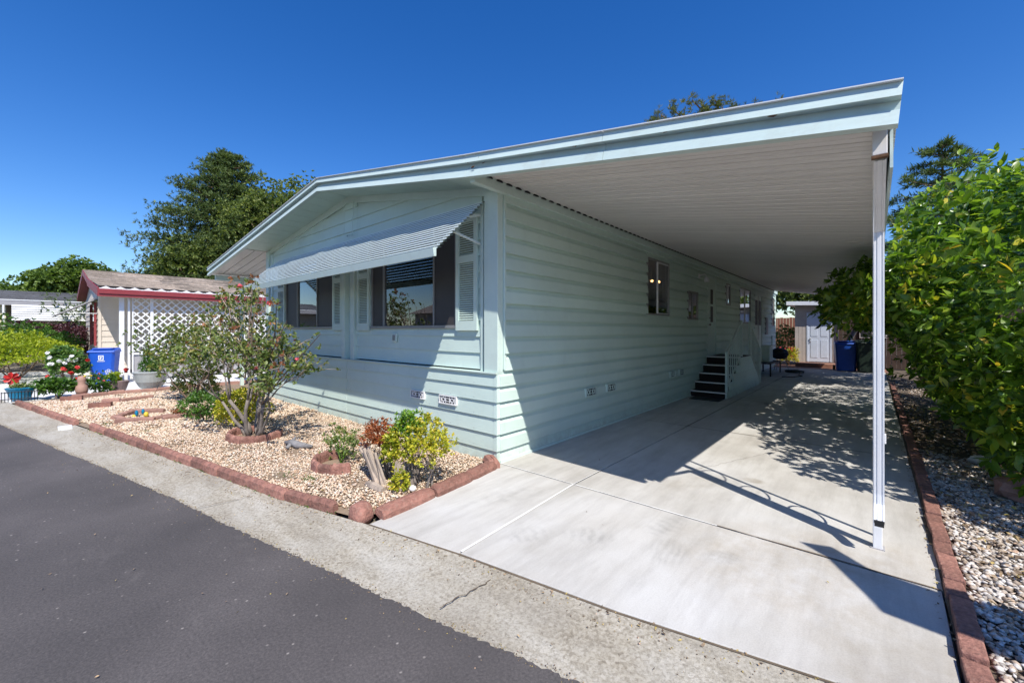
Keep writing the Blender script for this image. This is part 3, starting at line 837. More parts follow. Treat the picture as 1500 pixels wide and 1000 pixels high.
# ---------------------------------------------------------------- the mobile home
X0, X1, Y1 = -7.25, 0.0, 17.45
home = thing('mobile_home', 'long mint green mobile home with lap siding and gable front', 'mobile home', (-3.6, 8, 0))
ZL = [-.05, .139, .325, .511, .69, .865, 1.042] + [1.042 + .193 * k for k in range(1, 16)]
WIN = [(4.08, 5.17, 1.80, 2.875), (6.32, 7.04, 1.75, 2.41), (9.51, 10.03, 2.23, 2.85), (11.17, 12.69, 1.74, 2.865), (16.53, 17.2, 1.68, 2.86)]
DOORS = [(7.80, 8.55, .84, 2.90), (13.33, 14.62, .55, 2.82)]
def rake(x):   # underside of the roof at the front wall
    if x <= -3.5: return 3.76 + (x + 3.5) * .1195
    return 3.76 - (x + 3.5) * .178
def hboard_side(y0, y1, z0, z1, x=0., k0=0., k1=1.):
    m = MB(); lap = .042 if z0 > .9 else .034
    def fx(k): return x + lap - .002 - (lap - .004) * k
    a = [(x - .03, y0, z0), (fx(k0) + .002, y0, z0), (fx(k0), y0, z0 + .012)]
    if k1 == 1 and k0 == 0 and z0 > .05: a += [(x + .026, y0, z1 - .062), (x + .004, y0, z1 - .030), (x - .006, y0, z1), (x - .03, y0, z1)]
    else: a += [(fx(k1), y0, z1), (x - .03, y0, z1)]
    m.prism(a, [(p[0], y1, p[2]) for p in a])
    return m.build('siding_board', M['siding'], home)
for z0, z1 in zip(ZL, ZL[1:]):
    if z0 > 3.05: break
    z1 = min(z1, 3.14)
    sp = [(0.03 if z0 < 1 else .1, Y1)]
    for (a, b, c, d) in WIN + DOORS:
        if c < z1 - .01 and d > z0 + .01:
            if c > z0 + .02: hboard_side(a, b, z0, c, 0, 0, (c - z0) / (z1 - z0))
            if d < z1 - .02: hboard_side(a, b, d, z1, 0, (d - z0) / (z1 - z0), 1)
            out = []
            for (p, q) in sp:
                if b <= p or a >= q: out.append((p, q)); continue
                if a > p: out.append((p, a))
                if b < q: out.append((b, q))
            sp = out
    for (p, q) in sp:
        # butt the long runs every ~5 m as panels are
        cuts = [p] + [c for c in (6.1, 12.2) if p + .3 < c < q - .3] + [q]
        for a, b in zip(cuts, cuts[1:]): hboard_side(a, b, z0, z1)
def hboard_front(x0, x1, z0, z1, y=0., x0t=None, x1t=None):
    x0t = x0 if x0t is None else x0t; x1t = x1 if x1t is None else x1t
    m = MB()
    def sec(xa, xb):
        return [(xa, y + .03, z0), (xa, y - .022, z0), (xa, y - .020, z0 + .012), (xb, y - .002, z1), (xb, y + .03, z1)]
    m.prism(sec(x0, x0t), sec(x1, x1t))
    return m.build('siding_board', M['siding'], home)
for z0, z1 in zip(ZL[:6], ZL[1:7]):   # skirt
    for a, b in ((X0, -3.45), (-3.44, -.012)):
        hboard_front(a, b, z0, min(z1, 1.01))
# skirt corner bead
for z0, z1 in zip(ZL[:6], ZL[1:7]):
    m = MB(); z1 = min(z1, 1.01)
    a = [(-.03, -.026), (.026, -.026), (.026, .04), (-.03, .04)]
    m.prism([(x, y, z0) for x, y in a], [(min(x, .008), max(y, -.008), z1) for x, y in a])
    m.build('corner_cap', M['siding'], home)
m = MB(); m.box(X0, .012, -.03, .10, 1.008, 1.022); m.build('skirt_cap', M['trim'], home)
FW = [(-2.76, -.735, 1.55, 2.88), (-6.20, -4.05, 1.55, 2.88)]    # the two front windows
YF = .07
for z0, z1 in zip(ZL[6:], ZL[7:]):
    for (a, b) in ((-3.23, -.30), (-6.95, -3.66)):
        lo, hi = a, b
        if rake((a + b) / 2) < z0: continue
        # clip against the rake on the outer side
        def clipx(z, a=a, b=b):
            if b > -3.5: return a, min(b, -3.5 + (3.74 - z) / .178)
            return max(a, -3.5 - (3.74 - z) / .1195), b
        la, lb = clipx(z0); ta, tb = clipx(z1)
        if z1 > 3.73: z1 = 3.73; ta, tb = clipx(z1)
        segs = [(la, lb, ta, tb)]
        for (p, q, c, d) in FW:
            if c < z1 - .01 and d > z0 + .01 and p > a - .5 and q < b + .5:
                segs = [(la, p, ta, p), (q, lb, q, tb)]
                if c > z0 + .02: hboard_front(p, q, z0, c, YF)
                if d < z1 - .02: hboard_front(p, q, d, z1, YF)
        for s_ in segs:
            if s_[1] - s_[0] > .02 and s_[3] - s_[2] > -.001: hboard_front(s_[0], s_[1], z0, z1, YF, s_[2], s_[3])
    if z0 > 2.85 and z0 < 3.6: hboard_front(-3.655, -3.235, z0, z1, YF)
# corner posts and centre pilasters
def post(x0, x1, y0, y1, z0, z1, mat='trim'):
    m = MB(); m.box(x0, x1, y0, y1, z0, z1); return m.build('corner_board', M[mat], home, bevel=.004)
post(-.205, .012, .0, .09, 1.023, 3.10)
post(-.012, .03, .095, .13, 1.05, 3.10)
post(-.30, -.255, .035, .10, 1.023, 3.0)
post(-.252, -.208, .085, .12, 1.023, 3.05, 'dark_gap')
post(X0, X0 + .16, .0, .09, 1.023, 3.28)
post(X0 + .2, X0 + .30, .03, .10, 1.023, 3.2)
post(-3.34, -3.23, .0, .10, 1.023, 2.95); post(-3.66, -3.55, .0, .10, 1.023, 2.95); post(-3.548, -3.342, .085, .12, 1.023, 2.95)
# rake frieze boards on the wall
m = MB(); m.prism([(-3.5, YF - .035, 3.66), (0, YF - .035, 3.66 - .623), (0, YF - .035, 3.14), (-3.5, YF - .035, 3.77)], [(-3.5, YF - .005, 3.66), (0, YF - .005, 3.66 - .623), (0, YF - .005, 3.14), (-3.5, YF - .005, 3.77)])
m.prism([(X0, YF - .035, 3.66 - .448), (-3.5, YF - .035, 3.66), (-3.5, YF - .035, 3.77), (X0, YF - .035, 3.33)], [(X0, YF - .005, 3.66 - .448), (-3.5, YF - .005, 3.66), (-3.5, YF - .005, 3.77), (X0, YF - .005, 3.33)])
m.build('frieze_board', M['trim'], home)
m = MB(); m.prism([(X0 + .1, YF + .012, 2.9), (-.1, YF + .012, 2.9), (-.1, YF + .012, 3.12), (-3.5, YF + .012, 3.76), (X0 + .1, YF + .012, 3.31)], [(X0 + .1, YF + .028, 2.9), (-.1, YF + .028, 2.9), (-.1, YF + .028, 3.12), (-3.5, YF + .028, 3.76), (X0 + .1, YF + .028, 3.31)]); m.build('gable_sheathing', M['siding'], home)
# cable on the gable
m = MB(); m.tube([(-3.27, YF - .05, 3.66), (-3.26, YF - .06, 3.5), (-3.31, YF - .055, 3.3), (-3.3, YF - .06, 3.08)], .006, 5)
m.tube([(-3.3, YF - .06, 3.10), (-3.5, YF - .06, 3.11), (-3.52, YF - .03, 3.1)], .008, 5)
m.build('cable', M['trim'], home)
# inner shell (floor, inner walls) so the openings show a dark room
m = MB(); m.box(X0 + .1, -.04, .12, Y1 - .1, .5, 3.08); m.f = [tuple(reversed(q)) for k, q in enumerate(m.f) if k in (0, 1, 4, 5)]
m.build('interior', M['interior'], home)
# far wall, left wall and back
m = MB(); m.box(X0 - .01, X0 + .03, .1, Y1, -.05, 3.3); m.box(X0, -.02, Y1 - .05, Y1 + .02, -.05, 3.2); m.build('back_wall', M['siding'], home)
post(-.04, .035, Y1 - .07, Y1 + .03, -.02, 3.1)
m = MB(); m.box(.0, .038, .03, Y1, -.05, .03); m.build('base_strip', M['trim'], home)

def side_window(y0, y1, z0, z1, slider=.55, sash=True):
    m = MB(); x = .03; w = .028
    m.box(-.05, x, y0, y0 + w, z0, z1); m.box(-.05, x, y1 - w, y1, z0, z1)
    m.box(-.05, x, y0 + w, y1 - w, z0, z0 + w); m.box(-.05, x + .008, y0 + w, y1 - w, z1 - w, z1)
    f = m.build('window', M['alu'], home)
    ym = y0 + (y1 - y0) * slider
    m = MB(); m.box(-.012, .018, ym - .014, ym + .014, z0 + w, z1 - w)
    m.box(-.012, .018, ym + .015, y1 - w - .002, z0 + w, z0 + w + .02); m.box(-.012, .018, ym + .015, y1 - w - .002, z1 - w - .02, z1 - w)
    m.build('sash', M['white_metal'] if sash else M['alu'], f)
    m = MB(); m.box(-.006, -.002, y0 + w, ym - .015, z0 + w, z1 - w); m.build('pane', M['glass'], f)
    m = MB(); m.box(.002, .006, ym + .015, y1 - w, z0 + w, z1 - w); m.build('pane', M['glass'], f)
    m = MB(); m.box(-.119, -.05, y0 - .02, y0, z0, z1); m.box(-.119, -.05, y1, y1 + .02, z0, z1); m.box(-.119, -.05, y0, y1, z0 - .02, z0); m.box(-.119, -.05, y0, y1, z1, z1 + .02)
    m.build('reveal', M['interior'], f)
    return f
for i, (a, b, c, d) in enumerate(WIN):
    side_window(a, b, c, d, .48 if i == 0 else .5, i != 1)
# doors on the side
for i, (a, b, c, d) in enumerate(DOORS):
    m = MB(); m.box(-.03, .03, a, a + .05, c, d); m.box(-.03, .03, b - .05, b, c, d); m.box(-.03, .03, a + .05, b - .05, d - .05, d)
    m.build('door_frame', M['trim'], home)
    m = MB(); m.box(-.02, .012, a + .052, b - .052, c, d - .052); dd = m.build('door', M['trim'], home)
    if i == 0:
        for (zz0, zz1) in ((1.72, 2.13), (2.19, 2.57)):
            m = MB(); m.box(.013, .020, a + .28, a + .48, zz0, zz1); m.build('pane', M['screen'], dd)
        m = MB(); m.ball((.05, a + .12, 1.65), .028, 10, 6); m.ball((.045, a + .12, 1.82), .02, 10, 6); m.tube([(.01, a + .12, 1.65), (.05, a + .12, 1.65)], .012); m.build('handle', M['alu'], dd)
        m = MB()
        for zz in (1.1, 2.3): m.box(.013, .022, a + .054, a + .075, zz, zz + .09)
        m.build('hinge', M['rust'], dd)
    else:
        m = MB(); m.box(.013, .02, (a + b) / 2 - .012, (a + b) / 2 + .012, c, d - .05)
        m.build('divider', M['alu'], dd)
        for k in range(2):
            m = MB(); y_ = a + .12 + k * .62; m.box(.013, .019, y_, y_ + .42, 1.7, 2.6); m.build('pane', M['screen'], dd)
# porch lamp beside the first door
m = MB(); m.box(.02, .05, 7.02, 7.12, 2.76, 2.86); m.tube([(.04, 7.07, 2.82), (.16, 7.09, 2.85), (.2, 7.1, 2.80)], .012); lm = m.build('wall_lamp', M['white_metal'], home)
m = MB(); m.lathe((.2, 7.1, 2.66), [(.03, .12), (.06, .05), (.055, 0)], 12); m.build('lamp_shade', M['ceramic'], lm)
# meter box on the wall, thin
m = MB(); m.box(.02, .07, 15.2, 15.55, 1.35, 2.0); m.build('meter_box', M['grey_panel'], home, bevel=.005)
m = MB(); m.box(.02, .075, 16.45, 16.5, .5, 1.3); m.build('conduit', M['trim'], home)

m = MB()
for z0 in ZL[1:6]:
    for k in range(17):
        x = -.35 - k * .42
        m.ball((x, -.022, z0 + .03), .0045, 6, 4, (1, .5, 1))
m.build('nail_head', M['grey_panel'], home)['kind'] = 'stuff'
# foundation vents
def vent(cx, cz, w, h, front):
    P3 = (lambda u, v, d: (cx + u, -.024 - d, cz + v)) if front else (lambda u, v, d: (.038 + d, cx + u, cz + v))
    def pb(m, u0, u1, v0, v1, d0, d1):
        a = [P3(u, v, d0) for u, v in ((u0, v0), (u1, v0), (u1, v1), (u0, v1))]; b_ = [P3(u, v, d1) for u, v in ((u0, v0), (u1, v0), (u1, v1), (u0, v1))]
        m.prism(a, b_)
    m = MB(); pb(m, -w / 2, w / 2, -h / 2, h / 2, -.02, .004); v = m.build('vent', M['vent_hole'], home)
    m = MB(); t_ = .008
    pb(m, -w / 2 - .01, w / 2 + .01, h / 2, h / 2 + .012, -.02, .014); pb(m, -w / 2 - .01, w / 2 + .01, -h / 2 - .012, -h / 2, -.02, .02)
    pb(m, -w / 2 - .01, -w / 2, -h / 2, h / 2, -.02, .014); pb(m, w / 2, w / 2 + .01, -h / 2, h / 2, -.02, .014)
    # ornament: a centre box and a rounded scroll each side
    pb(m, -w * .10, w * .10, h * .16, h * .24, .0, .010); pb(m, -w * .10, w * .10, -h * .24, -h * .16, .0, .010)
    for s_ in (-1, 1):
        for rr in (.30, ):
            c0 = s_ * w * .27
            n = 10
            for k in range(n):
                a0, a1 = 2 * math.pi * k / n, 2 * math.pi * (k + 1) / n
                p = [P3(c0 + q * w * .13 * math.cos(a), q * h * .33 * math.sin(a), .008) for a, q in ((a0, 1), (a1, 1), (a1, .6), (a0, .6))]
                q_ = [P3(c0 + q * w * .13 * math.cos(a), q * h * .33 * math.sin(a), .001) for a, q in ((a0, 1), (a1, 1), (a1, .6), (a0, .6))]
                m.prism(q_, p)
        pb(m, s_ * w * .12 - .006, s_ * w * .12 + .006, -h * .4, h * .4, 0, .009)
        pb(m, s_ * w * .42 - .005, s_ * w * .42 + .005, -h * .5, h * .5, 0, .009)
        pb(m, s_ * w * .27 - .005, s_ * w * .27 + .005, -h * .5, -h * .33, 0, .009); pb(m, s_ * w * .27 - .005, s_ * w * .27 + .005, h * .33, h * .5, 0, .009)
    m.build('vent_grille', M['white_metal'] if front else M['trim'], v)
vent(-.82, .63, .31, .085, True); vent(-1.45, .635, .28, .08, True)
for y in (2.0, 2.63, 5.32, 5.87): vent(y, .59, .28, .10, False)
# outlet cover on the front
m = MB(); m.box(-2.17, -2.05, YF - .04, YF - .015, 1.33, 1.46); oc = m.build('outlet_cover', M['trim'], home, bevel=.006)
m = MB(); m.box(-2.14, -2.115, YF - .046, YF - .040, 1.355, 1.435); m.box(-2.10, -2.08, YF - .046, YF - .040, 1.355, 1.435); m.build('socket', M['alu'], oc)

# front windows
def front_window(x0, x1, z0, z1, d1, d2):
    y = YF - .03; w = .03
    m = MB(); m.box(x0, x0 + w, y, YF + .1, z0, z1); m.box(x1 - w, x1, y, YF + .1, z0, z1); m.box(x0 + w, x1 - w, y, YF + .1, z1 - w, z1); m.box(x0 - .02, x1 + .02, y - .012, YF + .1, z0 - .02, z0 + .018)
    f = m.build('window', M['alu'], home)
    m = MB(); m.box(d1 - .012, d1 + .012, y + .004, YF, z0 + .02, z1 - w); m.box(d2 - .012, d2 + .012, y + .004, YF, z0 + .02, z1 - w); m.build('sash', M['alu'], f)
    m = MB(); m.box(x0 + w, d1 - .013, y + .018, y + .022, z0 + .02, z1 - w); m.build('insect_screen', M['screen'], f)
    m = MB(); m.box(d2 + .013, x1 - w, y + .018, y + .022, z0 + .02, z1 - w); m.build('insect_screen', M['screen'], f)
    m = MB(); m.box(d1 + .013, d2 - .013, y + .03, y + .034, z0 + .02, z1 - w); m.build('pane', M['glass'], f)
    # window blind slats behind the pane
    for k in range(7):
        zz = z1 - .10 - k * .035
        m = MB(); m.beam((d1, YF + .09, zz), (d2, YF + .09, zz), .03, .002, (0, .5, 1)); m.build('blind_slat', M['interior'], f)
front_window(-2.76, -.735, 1.55, 2.88, -2.42, -1.20)
front_window(-6.20, -4.05, 1.55, 2.88, -5.62, -4.72)
# shutters
def shutter(x0, x1, z0=1.50, z1=2.90):
    y0, y1 = YF - .055, YF - .022; s = .055
    m = MB(); m.box(x0, x0 + s, y0, y1, z0, z1); m.box(x1 - s, x1, y0, y1, z0, z1)
    zm = (z0 + z1) / 2 + .13
    m.box(x0 + s, x1 - s, y0, y1, z0, z0 + .12); m.box(x0 + s, x1 - s, y0, y1, z1 - .08, z1); m.box(x0 + s, x1 - s, y0, y1, zm, zm + .09)
    f = m.build('shutter', M['siding'], home)
    m = MB(); m.box(x0 + s, x1 - s, y1 - .006, y1, z0 + .12, z1 - .08); m.build('backing', M['shutter_dark'], f)
    for (a, b) in ((z0 + .125, zm - .003), (zm + .093, z1 - .083)):
        n = int((b - a) / .027)
        for k in range(n):
            zz = a + (b - a) * (k + .5) / n
            m = MB(); m.beam((x0 + s, y0 + .014, zz), (x1 - s, y0 + .014, zz), .018, .005, (0, -.8, .6))
            m.build('louvre', M['siding'], f)
shutter(-.722, -.345); shutter(-3.17, -2.79); shutter(-4.03, -3.69); shutter(-6.62, -6.22)

# roof: profile of the fascia plane, then roof sheets
YR = -.46
TOP = [(-10.1, 3.155), (-3.5, 3.935), (0.0, 3.325), (3.32, 2.785)]
BOT = [(-10.0, 2.95), (-3.5, 3.725), (.17, 3.066), (3.30, 2.565)]
def pz(pr, x):
    for (a, b), (c, d) in zip(pr, pr[1:]):
        if a <= x <= c + 1e-6: return b + (d - b) * (x - a) / (c - a)
def fascia_strip(name, t0, t1, y0, y1, mat, lean=0, xr=(None, None)):
    xs_ = sorted({TOP[0][0], -3.5, -.0, 1.6, 3.32})
    for xa, xb in zip(xs_, xs_[1:]):
        def pt(x, t, y):
            tz = pz(TOP, x); bz = pz(BOT, max(BOT[0][0], min(3.30, x)))
            z = tz + (bz - tz) * t
            xx = x
            if x > 3.3: xx = 3.32 - .02 * t
            return (xx, y, z)
        m = MB()
        m.prism([pt(xa + .002, t0, y0), pt(xa + .002, t1, y0 - lean), pt(xa + .002, t1, y1), pt(xa + .002, t0, y1)], [pt(xb - .002, t0, y0), pt(xb - .002, t1, y0 - lean), pt(xb - .002, t1, y1), pt(xb - .002, t0, y1)])
        m.build(name, M[mat], home)
fascia_strip('fascia', 0, .36, YR - .012, YR + .05, 'fascia', .024)
fascia_strip('fascia', .362, .638, YR + .03, YR + .05, 'fascia')
fascia_strip('fascia', .64, 1.0, YR - .008, YR + .04, 'fascia', .022)
fascia_strip('drip_edge', -.03, -.001, YR - .036, YR + .06, 'white_metal')
# rust stains at the joints
m = MB()
for (x, t) in ((.05, .34), (.12, .62), (1.35, .36), (2.1, .35), (2.75, .36)):
    z = pz(TOP, x) - .22 * t
    m.ball((x, YR - .026, z), .012, 6, 4, (2.2, .3, .8), .4); m.ball((x + .15, YR - .024, z + .004), .007, 6, 4, (3.2, .3, .6), .4)
m.build('rust_stain', M['rust'], home)
# house roof sheets (top) and soffit
def sheet(name, pts, th, mat, par=home):
    m = MB(); m.prism([(x, y, z - th) for x, y, z in pts], [(x, y, z) for x, y, z in pts]); return m.build(name, M[mat], par)
sheet('roof', [(-3.5, YR + .05, 3.93), (.05, YR + .05, 3.31), (.05, Y1 + .3, 3.31), (-3.5, Y1 + .3, 3.93)], .03, 'white_metal')
sheet('roof', [(-7.4, YR + .05, 3.47), (-3.503, YR + .05, 3.93), (-3.503, Y1 + .3, 3.93), (-7.4, Y1 + .3, 3.47)], .03, 'white_metal')
# soffit boards (mint, ribbed)
def soffit(xa, za, xb, zb, n, mat, y0=YR + .052, y1=YF):
    for i in range(n):
        a, b = i / n, (i + 1) / n - .02 / n
        x0, x1 = xa + (xb - xa) * a, xa + (xb - xa) * b; z0, z1 = za + (zb - za) * a, za + (zb - za) * b
        sheet('soffit_panel', [(x0, y0, z0), (x1, y0, z1), (x1, y1, z1), (x0, y1, z0)], .012, mat)
soffit(-3.5, 3.775, .05, 3.13, 14, 'soffit')
soffit(X0, 3.32, -3.504, 3.775, 12, 'soffit')
# eave trim along the side wall
m = MB(); m.box(.0, .07, YR + .052, Y1 + .2, 3.055, 3.175); m.build('eave_trim', M['trim'], home)

# carport
cp = thing('carport_roof', 'off-white metal pan carport roof reaching from the house to the white post', 'carport', (1.7, 8, 0))
xe, ze, xs0, zs0 = 3.30, 2.63, .075, 3.165
def pan_mesh(w, ydir=True):
    m = MB()
    prof = [(0, 0), (.004, .012), (.018, .014), (.022, .003), (w * .5, .005), (w * .52, .009), (w * .6, .009), (w * .62, .003), (w - .004, 0)]
    dx, dz = xe - xs0, ze - zs0
    a = [(0, u, v) for u, v in prof]; b_ = [(dx, u, v + dz) for u, v in prof]
    up = [(p[0], p[1], p[2] + .012) for p in a]; ub = [(p[0], p[1], p[2] + .012) for p in b_]
    n = len(prof)
    m.v = a + b_ + up + ub
    for i in range(n - 1):
        m.f.append((i, i + 1, n + i + 1, n + i)); m.f.append((2 * n + i, 3 * n + i, 3 * n + i + 1, 2 * n + i + 1))
    for k in range(n - 1):
        m.f.append((k, 2 * n + k, 2 * n + k + 1, k + 1)); m.f.append((n + k, n + k + 1, 3 * n + k + 1, 3 * n + k))
    m.f.append((0, n, 3 * n, 2 * n)); m.f.append((n - 1, 3 * n - 1, 4 * n - 1, 2 * n - 1))
    me = bpy.data.meshes.new('roof_panel'); me.from_pydata(m.v, [], m.f); me.materials.append(M['ceiling']); me.update()
    return me
PW = .163
pm = pan_mesh(PW)
y = YR + .055
YC = 16.85
while y < YC:
    piece('roof_panel', pm, cp, (xs0, y, zs0)); y += PW
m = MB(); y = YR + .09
while y < YC:      # black half-discs painting the shade in the corrugation openings above the trim
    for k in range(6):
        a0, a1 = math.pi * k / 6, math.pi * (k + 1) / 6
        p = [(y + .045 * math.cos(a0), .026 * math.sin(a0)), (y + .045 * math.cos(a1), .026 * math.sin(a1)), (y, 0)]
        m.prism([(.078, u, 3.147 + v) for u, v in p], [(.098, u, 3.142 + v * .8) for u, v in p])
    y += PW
m.build('corrugation_shade', M['dark_gap'], cp)['kind'] = 'stuff'
m = MB(); m.prism([(xs0 - .08, YR + .05, zs0 + .10), (xe, YR + .05, ze + .07), (xe, YR + .05, ze + .05), (xs0 - .08, YR + .05, zs0 + .08)], [(xs0 - .08, YC, zs0 + .10), (xe, YC, ze + .07), (xe, YC, ze + .05), (xs0 - .08, YC, zs0 + .08)]); m.build('roof_sheet', M['white_metal'], cp)
# black strip painting the shade between the ribs and the trim
m = MB(); m.box(.03, .074, YR + .056, Y1, 3.177, 3.21); m.build('gap_shade_strip', M['dark_gap'], cp)
m = MB(); m.box(3.198, 3.262, -.33, YC, 2.475, 2.625); m.build('beam', M['ceiling'], cp, bevel=.004)
m = MB(); m.box(3.194, 3.266, -.336, -.30, 2.460, 2.474); m.build('beam_flange', M['rust'], cp)
m = MB(); m.box(3.272, 3.286, -.30, YC, 2.40, 2.62); m.build('edge_trim', M['fascia'], cp)
def lattice_post(x, y):
    m = MB(); m.box(x - .025, x + .025, y - .03, y + .03, .0, 2.475); ps = m.build('post', M['white_metal'], cp, bevel=.004)
    m = MB(); m.box(x - .012, x + .012, y + .19, y + .215, .0, 2.46); m.build('thin_rail', M['white_metal'], ps)
    for zc in (.62, 1.22, 1.82):
        m = MB(); pts = []
        for k in range(15):
            a = math.pi * k / 14
            pts.append((x, y + .035 + .155 * math.sin(a) * (.98), zc + .19 * math.cos(a)))
        m.tube(pts, .009, 5)
        m.build('scroll', M['white_metal'], ps)
    m = MB(); m.box(x - .038, x + .038, y - .038, y + .038, 0, .006); m.build('base_plate', M['grey_panel'], ps)
lattice_post(3.225, .42)
lattice_post(3.225, 5.6); lattice_post(3.225, 11.0)
# downspout: fluted box pipe, kick-out at the bottom
m = MB()
sec = []
w_, d_ = .027, .024
for k, (u, v) in enumerate([(-1, 1), (-1, -1), (-.72, -1), (-.62, -.75), (-.42, -.75), (-.32, -1), (.32, -1), (.42, -.75), (.62, -.75), (.72, -1), (1, -1), (1, 1)]):
    sec.append((u * w_, v * d_))
xd, yd = 3.232, .340
path = [(yd - .585, 2.462, 0), (yd, 2.16, 0), (yd, .40, 0), (yd - .01, .33, .35), (yd - .09, .235, .8)]
for (yy, zz, tl) in path:
    for (u, v) in sec: m.v.append((xd + u, yy + v * math.cos(tl), zz - v * math.sin(tl)))
n = len(sec)
for i in range(len(path) - 1):
    for k in range(n): m.f.append((i * n + k, i * n + (k + 1) % n, (i + 1) * n + (k + 1) % n, (i + 1) * n + k))
ds = m.build('downspout', M['white_metal'], cp)
m = MB(); m.box(xd - .024, xd + .024, yd - .118, yd - .095, .214, .252); m.build('spout_mouth', M['dark_gap'], ds)
m = MB(); m.box(xd + .028, xd + .036, yd + .0, yd + .05, .74, .80); m.build('strap', M['white_metal'], ds)

# porch cover at the left side of the house
pc = thing('porch_cover', 'beige metal porch cover beyond the left corner of the mobile home', 'porch cover', (-8.6, 3, 0))
for k in range(40):
    x0 = X0 - .03 - .001; y0 = YR + .055 + k * .2
    m = MB()
    m.prism([(X0 - .03, y0, 3.30), (X0 - .03, y0 + .19, 3.30), (X0 - .03, y0 + .17, 3.33), (X0 - .03, y0 + .02, 3.33)], [(-10.0, y0, 2.975), (-10.0, y0 + .19, 2.975), (-10.0, y0 + .17, 3.005), (-10.0, y0 + .02, 3.005)])
    m.build('roof_panel', M['ceiling'], pc)
m = MB(); m.prism([(X0 - .0, YR + .05, 3.36), (X0, 7.6, 3.36), (-10.05, 7.6, 3.03), (-10.05, YR + .05, 3.03)], [(X0 - .0, YR + .05, 3.38), (X0, 7.6, 3.38), (-10.05, 7.6, 3.05), (-10.05, YR + .05, 3.05)]); m.build('roof_sheet', M['white_metal'], pc)
m = MB(); m.box(-9.9, -9.8, YR + .1, 7.6, 2.83, 2.96); m.build('beam', M['trim'], pc)
for y in (.25, 3.6, 7.0):
    m = MB(); m.box(-9.89, -9.81, y - .04, y + .04, 0, 2.82); m.build('post', M['trim'], pc)
    m = MB(); m.box(-9.87, -9.83, y + .25, y + .29, 0, 2.82); m.build('post', M['trim'], pc)

# awning over the front windows
aw = thing('window_awning', 'long slatted pale metal awning over the two front windows', 'awning', (-3.3, 0, 2.3))
AX0, AX1 = -6.5, -.19
ya, za, yb, zb = .0, 3.005, -.70, 2.345
NS = 17
for k in range(NS):
    t_ = (k + .5) / NS
    y_, z_ = ya + (yb - ya) * t_, za + (zb - za) * t_
    m = MB(); ex = rng.uniform(-.006, .006)
    a = [(y_ - .0185, z_ - .012), (y_ - .015, z_ - .013), (y_ - .013, z_ - .006), (y_ + .036, z_ + .008), (y_ + .036, z_ + .011), (y_ - .017, z_ + .001)]
    m.prism([(AX0, p, q) for p, q in a], [(AX1 + ex, p, q) for p, q in a])
    o = m.build('slat', M['awning'], aw); o.data.materials.append(M['slat_shade'])
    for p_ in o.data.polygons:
        if p_.normal.y > -.6: p_.material_index = 1  # every face but the front lip gets the painted gap shade
m = MB(); m.prism([(AX0, yb - .045, zb + .01), (AX0, yb + .0, zb + .012), (AX0, yb - .0, zb - .075), (AX0, yb - .03, zb - .078)], [(AX1 - .01, yb - .045, zb + .01), (AX1 - .01, yb + .0, zb + .012), (AX1 - .01, yb - .0, zb - .075), (AX1 - .01, yb - .03, zb - .078)])
m.build('front_bar', M['fascia'], aw)
for x in (AX1 - .1, -3.45, AX0 + .1):
    m = MB(); m.beam((x, YF - .05, 2.52), (x, -.42, 2.60), .02, .022); m.beam((x, YF - .05, 2.86), (x, -.18, 2.80), .022, .03); m.build('strut', M['awning'], aw)
    m = MB(); m.beam((x, .0, 2.985), (x, yb, zb - .02), .02, .02); m.build('rafter', M['awning'], aw)

# entry steps
st = thing('entry_steps', 'mint wooden entry steps with dark treads and railings beside the door', 'steps', (.4, 8, 0))
SX = .77
TY = [6.49, 6.80, 7.10, 7.40, 7.70]; TZ = [.132, .31, .49, .67, .855]
for i, (y, z) in enumerate(zip(TY, TZ)):
    y2 = TY[i + 1] if i < 4 else 8.95
    m = MB(); m.box(.03, SX, y - .02, y2 + .0, z - .012, z); tr = m.build('tread', M['step_dark'], st)
    m = MB(); m.box(.03, SX + .02, y - .035, y - .021, z - .022, z + .004); m.build('nosing', M['white_metal'], tr)
    m = MB(); m.box(.03, SX - .02, y, y + .02, z - .18, z - .013); m.build('riser', M['step_dark'], st)
# side cheek with its own laps
prof = [(6.52, .0), (6.52, .12), (6.80, .12), (6.80, .298), (7.10, .298), (7.10, .478), (7.40, .478), (7.40, .655), (7.70, .655), (7.70, .842), (8.95, .842), (9.2, .66), (9.45, .49), (9.75, .31), (10.0, .13), (10.05, 0)]
m = MB(); m.prism([(SX - .018, y, z) for y, z in prof], [(SX, y, z) for y, z in prof]); m.build('side_panel', M['trim'], st)
for k in range(5):
    z0, z1 = .0 + k * .168, .165 + k * .168
    ya_ = [6.54, 6.82, 7.12, 7.42, 7.72][k] ; yb_ = [10.0, 9.74, 9.44, 9.19, 8.94][k]
    m = MB(); a = [(SX, z0), (SX + .02, z0), (SX + .004, z1), (SX, z1)]
    m.prism([(x, ya_ , z) for x, z in a], [(x, yb_, z) for x, z in a]); m.build('siding_board', M['siding'], st)
for i, (y, z) in enumerate(((9.2, .66), (9.5, .49), (9.8, .31), (10.05, .13))):
    m = MB(); m.box(.03, SX, y - .28, y, z - .02, z); m.build('tread', M['step_dark'], st)
